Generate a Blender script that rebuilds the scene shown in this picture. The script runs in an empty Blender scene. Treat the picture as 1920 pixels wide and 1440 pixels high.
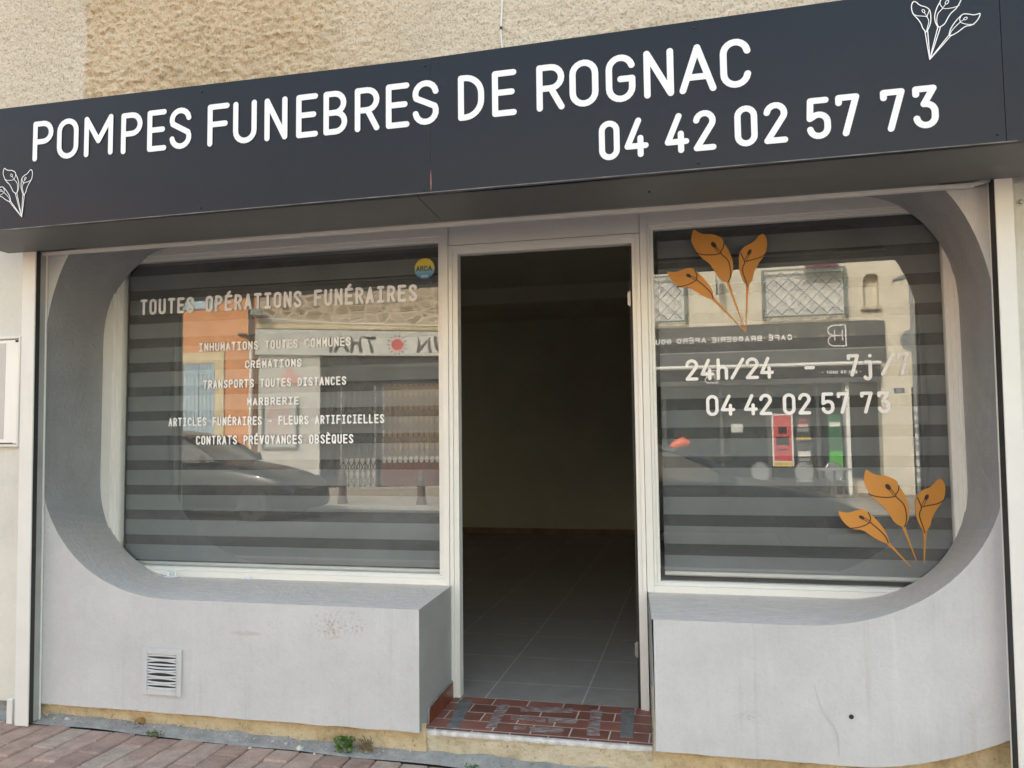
import bpy, bmesh, math, random
from mathutils import Vector, Matrix, noise
random.seed(7)
S = bpy.context.scene
COL = S.collection
R = math.radians

# ------------------------------------------------------------------ camera
YAW, PITCH, ROLL, FPX = R(13.0584), R(3.6702), R(-0.6475), 1485.0
cam = bpy.data.cameras.new('camera')
cam.sensor_width = 36.0
cam.lens = FPX / 1920 * 36.0
cam.clip_start = 0.05
cam.clip_end = 400
co = bpy.data.objects.new('camera', cam)
COL.objects.link(co)
_f = Vector((-math.sin(YAW) * math.cos(PITCH), math.cos(YAW) * math.cos(PITCH), math.sin(PITCH)))
_r = Vector((math.cos(YAW), math.sin(YAW), 0))
_u = _r.cross(_f)
_r2 = _r * math.cos(ROLL) + _u * math.sin(ROLL)
_u2 = -_r * math.sin(ROLL) + _u * math.cos(ROLL)
m3 = Matrix((_r2, _u2, -_f)).transposed()
co.matrix_world = Matrix.Translation((1.1324, -3.7257, 1.2533)) @ m3.to_4x4()
S.camera = co

# ------------------------------------------------------------------ light
SUN_DIR = Vector((-0.36, 0.93, 0)).normalized()      # horizontal direction towards the sun
ELEV = R(37)
w = bpy.data.worlds.new('World')
S.world = w
w.use_nodes = True
nt = w.node_tree
for n in list(nt.nodes):
    nt.nodes.remove(n)
sky = nt.nodes.new('ShaderNodeTexSky')
sky.sky_type = 'NISHITA'
sky.sun_disc = False
sky.sun_elevation = ELEV
sky.sun_rotation = math.atan2(SUN_DIR.x, SUN_DIR.y)
sky.air_density = 2.0
sky.dust_density = 4.0
sky.ozone_density = 0.0
bg = nt.nodes.new('ShaderNodeBackground')
bg.inputs['Strength'].default_value = 0.15
wo = nt.nodes.new('ShaderNodeOutputWorld')
nt.links.new(sky.outputs[0], bg.inputs[0])
nt.links.new(bg.outputs[0], wo.inputs[0])
sl = bpy.data.lights.new('sun', 'SUN')
sl.energy = 2.1
sl.angle = R(0.5)
sl.color = (1.0, 0.965, 0.90)
so = bpy.data.objects.new('sun', sl)
COL.objects.link(so)
ld = -(SUN_DIR * math.cos(ELEV) + Vector((0, 0, math.sin(ELEV))))
so.rotation_euler = ld.to_track_quat('-Z', 'Y').to_euler()
so.location = (-10, 12, 20)

vs = S.view_settings
vs.view_transform = 'Standard'
vs.look = 'None'
vs.gamma = 1.0
vs.exposure = 2.0
S.cycles.max_bounces = 10
S.cycles.transparent_max_bounces = 16

# ------------------------------------------------------------------ materials
def _nodes(name):
    m = bpy.data.materials.new(name)
    m.use_nodes = True
    n = m.node_tree.nodes
    return m, n, m.node_tree.links, n['Principled BSDF']

def _noise(n, l, vec, scale, detail=4, rough=0.55):
    t = n.new('ShaderNodeTexNoise')
    t.inputs['Scale'].default_value = scale
    t.inputs['Detail'].default_value = detail
    t.inputs['Roughness'].default_value = rough
    l.new(vec, t.inputs['Vector'])
    return t

def _map(n, l, scale=(1, 1, 1), loc=(0, 0, 0), rot=(0, 0, 0)):
    tc = n.new('ShaderNodeTexCoord')
    mp = n.new('ShaderNodeMapping')
    mp.inputs['Scale'].default_value = scale
    mp.inputs['Location'].default_value = loc
    mp.inputs['Rotation'].default_value = rot
    l.new(tc.outputs['Object'], mp.inputs['Vector'])
    return mp.outputs['Vector']

def _ramp(n, l, src, stops):
    r = n.new('ShaderNodeValToRGB')
    e = r.color_ramp.elements
    while len(e) < len(stops):
        e.new(0.5)
    for i, (p, c) in enumerate(stops):
        e[i].position = p
        e[i].color = (*c, 1) if len(c) == 3 else c
    l.new(src, r.inputs['Fac'])
    return r.outputs['Color']

def _mix(n, l, fac, a, b, mode='MIX'):
    x = n.new('ShaderNodeMix')
    x.data_type = 'RGBA'
    x.blend_type = mode
    if isinstance(fac, (int, float)):
        x.inputs[0].default_value = fac
    else:
        l.new(fac, x.inputs[0])
    for k, v in ((6, a), (7, b)):
        if isinstance(v, tuple):
            x.inputs[k].default_value = (*v, 1)
        else:
            l.new(v, x.inputs[k])
    return x.outputs[2]

def _bump(n, l, bsdf, h, strength=0.4, dist=0.01, prev=None):
    b = n.new('ShaderNodeBump')
    b.inputs['Strength'].default_value = strength
    b.inputs['Distance'].default_value = dist
    l.new(h, b.inputs['Height'])
    if prev is not None:
        l.new(prev, b.inputs['Normal'])
    l.new(b.outputs[0], bsdf.inputs['Normal'])
    return b.outputs[0]

def mat(name, c, rough=0.6, var=0.15, scale=6.0, metal=0.0, bump=0.0, bscale=80.0, bdist=0.004, c2=None, spec=0.5, stretch=(1, 1, 1)):
    """A paint, metal, plastic or stone: two tones through noise plus fine bump."""
    m, n, l, b = _nodes(name)
    v = _map(n, l, stretch)
    t = _noise(n, l, v, scale, 5)
    lo = tuple(max(0, k * (1 - var)) for k in c)
    hi = c2 if c2 else tuple(min(1, k * (1 + var)) for k in c)
    l.new(_ramp(n, l, t.outputs['Fac'], [(0.3, lo), (0.7, hi)]), b.inputs['Base Color'])
    b.inputs['Roughness'].default_value = rough
    b.inputs['Metallic'].default_value = metal
    b.inputs['Specular IOR Level'].default_value = spec
    if bump:
        t2 = _noise(n, l, v, bscale, 3)
        _bump(n, l, b, t2.outputs['Fac'], bump, bdist)
    return m

def mat_roughcast():
    m, n, l, b = _nodes('roughcast_render')
    v = _map(n, l)
    big = _noise(n, l, v, 1.6, 4)
    fine = _noise(n, l, v, 95, 3, 0.7)
    mid = _noise(n, l, v, 28, 4, 0.7)
    base = _ramp(n, l, big.outputs['Fac'], [(0.3, (0.64, 0.545, 0.43)), (0.7, (0.75, 0.655, 0.54))])
    sp = _ramp(n, l, fine.outputs['Fac'], [(0.33, (0.42, 0.40, 0.37)), (0.50, (1, 1, 1)), (0.75, (1.0, 1.0, 1.0))])
    c = _mix(n, l, 0.7, base, sp, 'MULTIPLY')
    # tan overcoat patch with straight vertical left edge, fading to the right
    tc = n.new('ShaderNodeTexCoord')
    sx = n.new('ShaderNodeSeparateXYZ')
    l.new(tc.outputs['Object'], sx.inputs[0])
    wob = n.new('ShaderNodeMath'); wob.operation = 'MULTIPLY_ADD'
    l.new(mid.outputs['Fac'], wob.inputs[0]); wob.inputs[1].default_value = 0.5
    l.new(sx.outputs['X'], wob.inputs[2])
    pl_ = n.new('ShaderNodeMath'); pl_.operation = 'MULTIPLY'
    l.new(_mr(n, l, sx.outputs['X'], -1.985, -1.955), pl_.inputs[0]); l.new(_mr(n, l, wob.outputs[0], 0.15, -0.55), pl_.inputs[1])
    patch = pl_.outputs[0]
    tan = _mix(n, l, 0.85, c, (0.94, 0.85, 0.72), 'MULTIPLY')
    l.new(_mix(n, l, patch, c, tan), b.inputs['Base Color'])
    b.inputs['Roughness'].default_value = 0.95
    b.inputs['Specular IOR Level'].default_value = 0.15
    p = _bump(n, l, b, mid.outputs['Fac'], 0.9, 0.018)
    _bump(n, l, b, fine.outputs['Fac'], 0.9, 0.007, p)
    return m

def _mr(n, l, src, a, b_):
    r = n.new('ShaderNodeMapRange')
    r.inputs['From Min'].default_value = a
    r.inputs['From Max'].default_value = b_
    l.new(src, r.inputs['Value'])
    return r.outputs['Result']

def mat_plaster(name, lo, hi, streak=0.8, rust=True):
    """Painted plaster: broad blotches, sparse run marks, scuffs and a few rust stains."""
    m, n, l, b = _nodes(name)
    v2 = _map(n, l)
    big = _noise(n, l, v2, 1.7, 7, 0.62)
    mid = _noise(n, l, _map(n, l, (1, 1, 0.7), (5, 2, 1)), 9, 6, 0.7)
    fine = _noise(n, l, v2, 70, 4, 0.7)
    c = _ramp(n, l, big.outputs['Fac'], [(0.32, lo), (0.68, hi)])
    c = _mix(n, l, 0.38, c, _ramp(n, l, mid.outputs['Fac'], [(0.30, (0.86, 0.86, 0.85)), (0.55, (1, 1, 1))]), 'MULTIPLY')
    c = _mix(n, l, 0.3, c, _ramp(n, l, fine.outputs['Fac'], [(0.25, (0.80, 0.80, 0.79)), (0.5, (1, 1, 1))]), 'MULTIPLY')
    # pale and dark runs, long and thin, only here and there
    run = _noise(n, l, _map(n, l, (16, 16, 0.55), (0.4, 0, 0)), 1.5, 5, 0.7)
    where = _noise(n, l, _map(n, l, (1.6, 1.6, 1.1), (7.7, 0, 3)), 1.5, 3, 0.6)
    for a, e, tone in ((0.56, 0.70, (1.12, 1.12, 1.10)), (0.44, 0.30, (0.83, 0.82, 0.79))):
        mk = n.new('ShaderNodeMath'); mk.operation = 'MULTIPLY'
        l.new(_mr(n, l, run.outputs['Fac'], a, e), mk.inputs[0])
        l.new(_mr(n, l, where.outputs['Fac'], 0.42, 0.62), mk.inputs[1])
        mk2 = n.new('ShaderNodeMath'); mk2.operation = 'MULTIPLY'; mk2.use_clamp = True
        l.new(mk.outputs[0], mk2.inputs[0]); mk2.inputs[1].default_value = streak
        c = _mix(n, l, mk2.outputs[0], c, _mix(n, l, 1.0, c, tone, 'MULTIPLY'))
    if rust:
        # rusty scuffs where something once leaned on the wall: an ellipse broken up by noise
        tc = n.new('ShaderNodeTexCoord'); sx = n.new('ShaderNodeSeparateXYZ'); l.new(tc.outputs['Object'], sx.inputs[0])
        sp = _noise(n, l, v2, 75, 4, 0.75)
        def mth(op, a, b_):
            q = n.new('ShaderNodeMath'); q.operation = op
            for k_, v_ in enumerate((a, b_)):
                if isinstance(v_, (int, float)): q.inputs[k_].default_value = v_
                else: l.new(v_, q.inputs[k_])
            return q.outputs[0]
        for cx, cz, rx, rz, col, lo_ in ((-0.62, 0.44, 0.17, 0.085, (0.30, 0.27, 0.25), 0.56), (-0.645, 0.415, 0.045, 0.055, (0.34, 0.22, 0.17), 0.50),
                                         (-0.52, 0.42, 0.035, 0.03, (0.36, 0.25, 0.20), 0.54), (-1.06, 0.378, 0.09, 0.012, (0.42, 0.33, 0.28), 0.44),
                                         (-0.92, 0.43, 0.05, 0.04, (0.45, 0.42, 0.38), 0.55), (-0.16, 0.40, 0.10, 0.10, (0.36, 0.26, 0.21), 0.62), (1.10, 0.16, 0.06, 0.025, (0.34, 0.33, 0.32), 0.54),
                                         (2.05, 0.70, 0.03, 0.20, (0.36, 0.34, 0.32), 0.55), (-2.15, 0.75, 0.05, 0.6, (0.42, 0.40, 0.38), 0.55)):
            dx = mth('DIVIDE', mth('SUBTRACT', sx.outputs['X'], cx - 0.0), rx); dz = mth('DIVIDE', mth('SUBTRACT', sx.outputs['Z'], cz), rz)
            d = mth('SQRT', mth('ADD', mth('MULTIPLY', dx, dx), mth('MULTIPLY', dz, dz)), 0)
            f = _mr(n, l, d, 1.0, 0.2)
            g_ = _mr(n, l, mth('ADD', sp.outputs['Fac'], mth('MULTIPLY', f, 0.10)), lo_ + 0.02, lo_ + 0.12)
            f2 = mth('MULTIPLY', mth('MINIMUM', mth('MULTIPLY', f, 3.0), 1.0), g_)
            c = _mix(n, l, mth('MULTIPLY', f2, 0.42), c, col)
    l.new(c, b.inputs['Base Color'])
    b.inputs['Roughness'].default_value = 0.8
    b.inputs['Specular IOR Level'].default_value = 0.25
    p = _bump(n, l, b, big.outputs['Fac'], 0.35, 0.03)
    p = _bump(n, l, b, mid.outputs['Fac'], 0.35, 0.008, p)
    _bump(n, l, b, fine.outputs['Fac'], 0.30, 0.003, p)
    return m

def mat_stone(name, stops, scale=9):
    m, n, l, b = _nodes(name)
    v = _map(n, l)
    t = _noise(n, l, v, scale, 8, 0.7)
    t2 = _noise(n, l, v, scale * 6, 5, 0.75)
    c = _ramp(n, l, t.outputs['Fac'], stops)
    pit = _ramp(n, l, t2.outputs['Fac'], [(0.30, (0.35, 0.27, 0.2)), (0.42, (1, 1, 1))])
    l.new(_mix(n, l, 0.85, c, pit, 'MULTIPLY'), b.inputs['Base Color'])
    b.inputs['Roughness'].default_value = 0.95
    p = _bump(n, l, b, t.outputs['Fac'], 0.7, 0.03)
    _bump(n, l, b, t2.outputs['Fac'], 0.8, 0.008, p)
    return m

def mat_tiles(name, tone, grout, bw, rh, off, loc, mortar=0.006, rough=0.45, var=0.25, bump=0.4):
    m, n, l, b = _nodes(name)
    v = _map(n, l, (1, 1, 1), loc)
    t = n.new('ShaderNodeTexBrick')
    t.offset = off
    t.inputs['Scale'].default_value = 1
    t.inputs['Brick Width'].default_value = bw
    t.inputs['Row Height'].default_value = rh
    t.inputs['Mortar Size'].default_value = mortar / 2
    t.inputs['Mortar Smooth'].default_value = 0.2
    t.inputs['Bias'].default_value = 0
    t.inputs['Color1'].default_value = (*[k * (1 - var) for k in tone], 1)
    t.inputs['Color2'].default_value = (*[k * (1 + var) for k in tone], 1)
    t.inputs['Mortar'].default_value = (*grout, 1)
    l.new(v, t.inputs['Vector'])
    d = _noise(n, l, v, 9, 5)
    dirt = _ramp(n, l, d.outputs['Fac'], [(0.3, (0.7, 0.7, 0.7)), (0.65, (1.1, 1.1, 1.1))])
    l.new(_mix(n, l, 0.7, t.outputs['Color'], dirt, 'MULTIPLY'), b.inputs['Base Color'])
    l.new(_ramp(n, l, d.outputs['Fac'], [(0.3, (rough - 0.08,) * 3), (0.7, (rough + 0.15,) * 3)]), b.inputs['Roughness'])
    inv = n.new('ShaderNodeMath'); inv.operation = 'SUBTRACT'
    inv.inputs[0].default_value = 1
    l.new(t.outputs['Fac'], inv.inputs[1])
    _bump(n, l, b, inv.outputs[0], bump, 0.002)
    return m

def mat_glass(name, r0=0.155, tint=(0.95, 0.965, 0.955)):
    """Thin double glazing: sees through, mirrors the street by Fresnel."""
    m = bpy.data.materials.new(name)
    m.use_nodes = True
    n, l = m.node_tree.nodes, m.node_tree.links
    for k in list(n):
        n.remove(k)
    o = n.new('ShaderNodeOutputMaterial')
    mx = n.new('ShaderNodeMixShader')
    ge = n.new('ShaderNodeNewGeometry')
    def mth(op, a, b_=None):
        q = n.new('ShaderNodeMath'); q.operation = op
        for k_, v_ in enumerate((a, b_)):
            if v_ is None: continue
            if isinstance(v_, (int, float)): q.inputs[k_].default_value = v_
            else: l.new(v_, q.inputs[k_])
        return q.outputs[0]
    dt = n.new('ShaderNodeVectorMath'); dt.operation = 'DOT_PRODUCT'
    l.new(ge.outputs['Incoming'], dt.inputs[0]); l.new(ge.outputs['Normal'], dt.inputs[1])
    sch = mth('POWER', mth('SUBTRACT', 1.0, mth('ABSOLUTE', dt.outputs['Value'])), 5.0)
    fac = mth('ADD', mth('MULTIPLY', sch, 1.0 - r0), r0)
    tr = n.new('ShaderNodeBsdfTransparent'); tr.inputs['Color'].default_value = (*tint, 1)
    gl = n.new('ShaderNodeBsdfGlossy'); gl.inputs['Roughness'].default_value = 0.0
    v = _map(n, l)
    t = _noise(n, l, v, 1.3, 1)
    b = n.new('ShaderNodeBump'); b.inputs['Strength'].default_value = 0.012; b.inputs['Distance'].default_value = 0.02
    l.new(t.outputs['Fac'], b.inputs['Height'])
    l.new(b.outputs[0], gl.inputs['Normal'])
    l.new(fac, mx.inputs[0]); l.new(tr.outputs[0], mx.inputs[1]); l.new(gl.outputs[0], mx.inputs[2])
    l.new(mx.outputs[0], o.inputs[0])
    return m

def mat_rubble(name):
    m, n, l, b = _nodes(name)
    v = _map(n, l, (2.6, 2.6, 4.2))
    wv = _noise(n, l, v, 1.2, 2)
    vm = n.new('ShaderNodeMix'); vm.data_type = 'VECTOR'; vm.inputs[0].default_value = 0.2
    l.new(v, vm.inputs[4]); l.new(wv.outputs['Color'], vm.inputs[5])
    a = n.new('ShaderNodeTexVoronoi'); a.feature = 'DISTANCE_TO_EDGE'; a.inputs['Scale'].default_value = 1.25
    c = n.new('ShaderNodeTexVoronoi'); c.inputs['Scale'].default_value = 1.25
    l.new(vm.outputs[1], a.inputs['Vector']); l.new(vm.outputs[1], c.inputs['Vector'])
    sep = n.new('ShaderNodeSeparateColor')
    l.new(c.outputs['Color'], sep.inputs[0])
    st = _ramp(n, l, sep.outputs[0], [(0.0, (0.24, 0.19, 0.13)), (0.5, (0.36, 0.30, 0.21)), (1.0, (0.46, 0.41, 0.33))])
    mk = _ramp(n, l, a.outputs['Distance'], [(0.05, (0, 0, 0)), (0.13, (1, 1, 1))])
    l.new(_mix(n, l, mk, (0.56, 0.49, 0.37), st), b.inputs['Base Color'])
    b.inputs['Roughness'].default_value = 0.95
    _bump(n, l, b, mk, 0.6, 0.03)
    return m

def mat_blind(name, c, see=0.0):
    m, n, l, b = _nodes(name)
    w_ = n.new('ShaderNodeTexWave')
    w_.bands_direction = 'Z'
    w_.inputs['Scale'].default_value = 130
    w_.inputs['Distortion'].default_value = 0.4
    v = _map(n, l)
    l.new(v, w_.inputs['Vector'])
    t = _noise(n, l, v, 3, 3)
    f = _ramp(n, l, w_.outputs['Fac'], [(0, tuple(k * 0.86 for k in c)), (1, tuple(k * 1.08 for k in c))])
    g = _ramp(n, l, t.outputs['Fac'], [(0.3, (0.88, 0.88, 0.88)), (0.7, (1.08, 1.08, 1.08))])
    l.new(_mix(n, l, 1.0, f, g, 'MULTIPLY'), b.inputs['Base Color'])
    b.inputs['Roughness'].default_value = 0.8
    b.inputs['Specular IOR Level'].default_value = 0.2
    mx = n.new('ShaderNodeMixShader'); tr = n.new('ShaderNodeBsdfTransparent'); mx.inputs[0].default_value = see
    o = n['Material Output']
    l.new(b.outputs[0], mx.inputs[1]); l.new(tr.outputs[0], mx.inputs[2]); l.new(mx.outputs[0], o.inputs[0])
    return m

def mat_paver():
    m, n, l, b = _nodes('clay_paver')
    at = n.new('ShaderNodeAttribute'); at.attribute_name = 'tone'
    v = _map(n, l)
    t = _noise(n, l, v, 14, 6, 0.7)
    t2 = _noise(n, l, v, 160, 3, 0.7)
    base = _ramp(n, l, at.outputs['Fac'], [(0.0, (0.32, 0.215, 0.175)), (0.5, (0.44, 0.29, 0.23)), (1.0, (0.45, 0.345, 0.285))])
    d = _ramp(n, l, t.outputs['Fac'], [(0.3, (0.62, 0.62, 0.6)), (0.6, (1.1, 1.1, 1.1))])
    s = _ramp(n, l, t2.outputs['Fac'], [(0.3, (0.75, 0.75, 0.75)), (0.6, (1.05, 1.05, 1.05))])
    l.new(_mix(n, l, 1.0, _mix(n, l, 0.8, base, d, 'MULTIPLY'), s, 'MULTIPLY'), b.inputs['Base Color'])
    b.inputs['Roughness'].default_value = 0.85
    p = _bump(n, l, b, t.outputs['Fac'], 0.3, 0.008)
    _bump(n, l, b, t2.outputs['Fac'], 0.5, 0.002, p)
    return m

M = {}
M['roughcast'] = mat_roughcast()
M['plaster'] = mat_plaster('pale_grey_plaster', (0.52, 0.522, 0.535), (0.605, 0.607, 0.62))
M['flank'] = mat_plaster('white_wall_paint', (0.63, 0.615, 0.56), (0.72, 0.705, 0.645), 0.5, False)
def mat_recess():
    m, n, l, b = _nodes('grey_recess_paint')
    v = _map(n, l)
    t = _noise(n, l, v, 5, 5)
    t2 = _noise(n, l, v, 42, 4, 0.6)
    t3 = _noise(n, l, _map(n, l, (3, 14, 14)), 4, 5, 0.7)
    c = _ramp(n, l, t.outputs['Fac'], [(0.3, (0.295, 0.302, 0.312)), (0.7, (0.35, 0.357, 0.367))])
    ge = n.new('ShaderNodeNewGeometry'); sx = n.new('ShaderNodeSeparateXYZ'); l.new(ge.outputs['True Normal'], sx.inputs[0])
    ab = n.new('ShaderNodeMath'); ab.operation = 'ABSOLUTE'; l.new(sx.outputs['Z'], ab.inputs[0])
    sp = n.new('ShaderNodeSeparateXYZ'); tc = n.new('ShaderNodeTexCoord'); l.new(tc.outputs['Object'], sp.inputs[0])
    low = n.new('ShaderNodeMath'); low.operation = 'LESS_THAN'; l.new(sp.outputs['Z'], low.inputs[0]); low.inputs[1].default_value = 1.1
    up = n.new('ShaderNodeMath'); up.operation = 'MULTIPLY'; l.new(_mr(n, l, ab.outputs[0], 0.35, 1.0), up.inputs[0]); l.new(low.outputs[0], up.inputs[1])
    sill_light = n.new('ShaderNodeMath'); sill_light.operation = 'MULTIPLY'; l.new(up.outputs[0], sill_light.inputs[0]); l.new(_mr(n, l, t3.outputs['Fac'], -0.2, 0.62), sill_light.inputs[1])
    l.new(_mix(n, l, sill_light.outputs[0], c, (0.78, 0.70, 0.64)), b.inputs['Base Color'])  # brighter light on the sill put into the colour of low, level faces
    b.inputs['Roughness'].default_value = 0.62
    p = _bump(n, l, b, t2.outputs['Fac'], 0.9, 0.012)
    _bump(n, l, b, t3.outputs['Fac'], 0.3, 0.006, p)
    return m
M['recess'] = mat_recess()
M['cheek'] = mat('pale_cheek_paint', (0.34, 0.345, 0.34), 0.65, 0.10, 5, bump=0.5, bscale=42, bdist=0.005)
M['limestone'] = mat_stone('base_limestone', [(0.25, (0.30, 0.21, 0.11)), (0.5, (0.58, 0.46, 0.28)), (0.75, (0.70, 0.60, 0.43))], 7)
M['riser'] = mat_stone('riser_limestone', [(0.25, (0.36, 0.27, 0.16)), (0.45, (0.58, 0.50, 0.35)), (0.75, (0.70, 0.63, 0.50))], 9)
M['cement'] = mat_stone('grey_cement', [(0.25, (0.22, 0.215, 0.205)), (0.5, (0.34, 0.335, 0.325)), (0.75, (0.46, 0.45, 0.43))], 12)
M['alu'] = mat('anodised_aluminium', (0.80, 0.79, 0.755), 0.38, 0.035, 1.2, metal=0.05)
M['seam'] = mat('dark_gasket', (0.03, 0.028, 0.026), 0.7)
M['sign'] = mat('slate_sign_sheet', (0.009, 0.0125, 0.023), 0.36, 0.15, 1.2, spec=0.27, bump=0.03, bscale=6, bdist=0.01)
M['soffit'] = mat('brown_grey_soffit_sheet', (0.15, 0.155, 0.152), 0.5, 0.08, 2, bump=0.03, bscale=7)
M['white'] = mat('white_vinyl', (0.86, 0.86, 0.89), 0.5, 0.01, 4)
M['white_film'] = mat('white_window_film', (0.94, 0.94, 0.95), 0.5, 0.01, 4)
M['orange_vinyl'] = mat('orange_vinyl', (0.62, 0.27, 0.045), 0.45, 0.10, 3)
M['brown_line'] = mat('dark_brown_vinyl', (0.05, 0.025, 0.015), 0.5)
M['blind_light'] = mat_blind('grey_blind_fabric', (0.255, 0.27, 0.28), 0.04)
M['blind_dark'] = mat_blind('dark_sheer_fabric', (0.155, 0.16, 0.165), 0.35)
M['glass'] = mat_glass('shop_glazing')
M['step_tile'] = mat_tiles('red_step_tile', (0.29, 0.115, 0.082), (0.68, 0.55, 0.47), 0.1645, 0.105, 0.5, (0.032, 0.298 + 0.0, 0), 0.007, 0.5, 0.22)
M['skirt_tile'] = mat('red_skirting_tile', (0.17, 0.045, 0.022), 0.35, 0.2, 12)
M['tape'] = mat('grey_grip_tape', (0.24, 0.235, 0.23), 0.85, 0.3, 30, c2=(0.36, 0.355, 0.36), bump=0.4, bscale=200)
M['floor_tile'] = mat_tiles('grey_floor_tile', (0.40, 0.375, 0.34), (0.66, 0.63, 0.57), 0.4655, 0.4655, 0.0, (0.085, 0.03, 0), 0.0075, 0.38, 0.05, 0.08)
M['room'] = mat('room_wall_paint', (0.74, 0.71, 0.60), 0.9, 0.05, 2)
M['beam'] = mat('dark_wood_beam', (0.15, 0.10, 0.07), 0.8, 0.2, 8)
M['paver'] = mat_paver()
M['dirt'] = mat('joint_dirt', (0.075, 0.062, 0.05), 0.95, 0.3, 30, bump=0.5, bscale=120)
M['asphalt'] = mat('asphalt', (0.055, 0.055, 0.056), 0.9, 0.25, 40, bump=0.4, bscale=200)
M['far_pave'] = mat('pale_pavement', (0.38, 0.34, 0.28), 0.9, 0.15, 3, bump=0.2, bscale=60)
M['kerb'] = mat('kerb_stone', (0.40, 0.38, 0.34), 0.9, 0.15, 8)
M['screw'] = mat('dark_screw', (0.03, 0.03, 0.035), 0.4, metal=0.5)
M['zinc'] = mat('zinc_bolt', (0.45, 0.44, 0.42), 0.4, metal=0.7)
M['white_paint'] = mat('white_paint', (0.74, 0.73, 0.70), 0.45, 0.04, 4)
M['meter'] = mat('meter_door', (0.84, 0.83, 0.80), 0.4, 0.02, 3)
M['pane'] = mat('grey_viewing_pane', (0.50, 0.51, 0.52), 0.3, 0.05, 3)
M['leaf'] = mat('weed_leaf', (0.06, 0.14, 0.03), 0.55, 0.4, 40, c2=(0.14, 0.25, 0.05))
M['dry'] = mat('dry_weed', (0.22, 0.16, 0.09), 0.9, 0.3, 40)
M['pebble'] = mat('pebble', (0.52, 0.50, 0.46), 0.85, 0.3, 30, bump=0.4, bscale=60)
M['brownleaf'] = mat('dead_leaf', (0.26, 0.14, 0.05), 0.8, 0.3, 30)
M['roof'] = mat('roof_tile', (0.32, 0.16, 0.10), 0.9, 0.3, 12)
M['black'] = mat('black_rubber', (0.02, 0.02, 0.02), 0.7)

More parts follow.
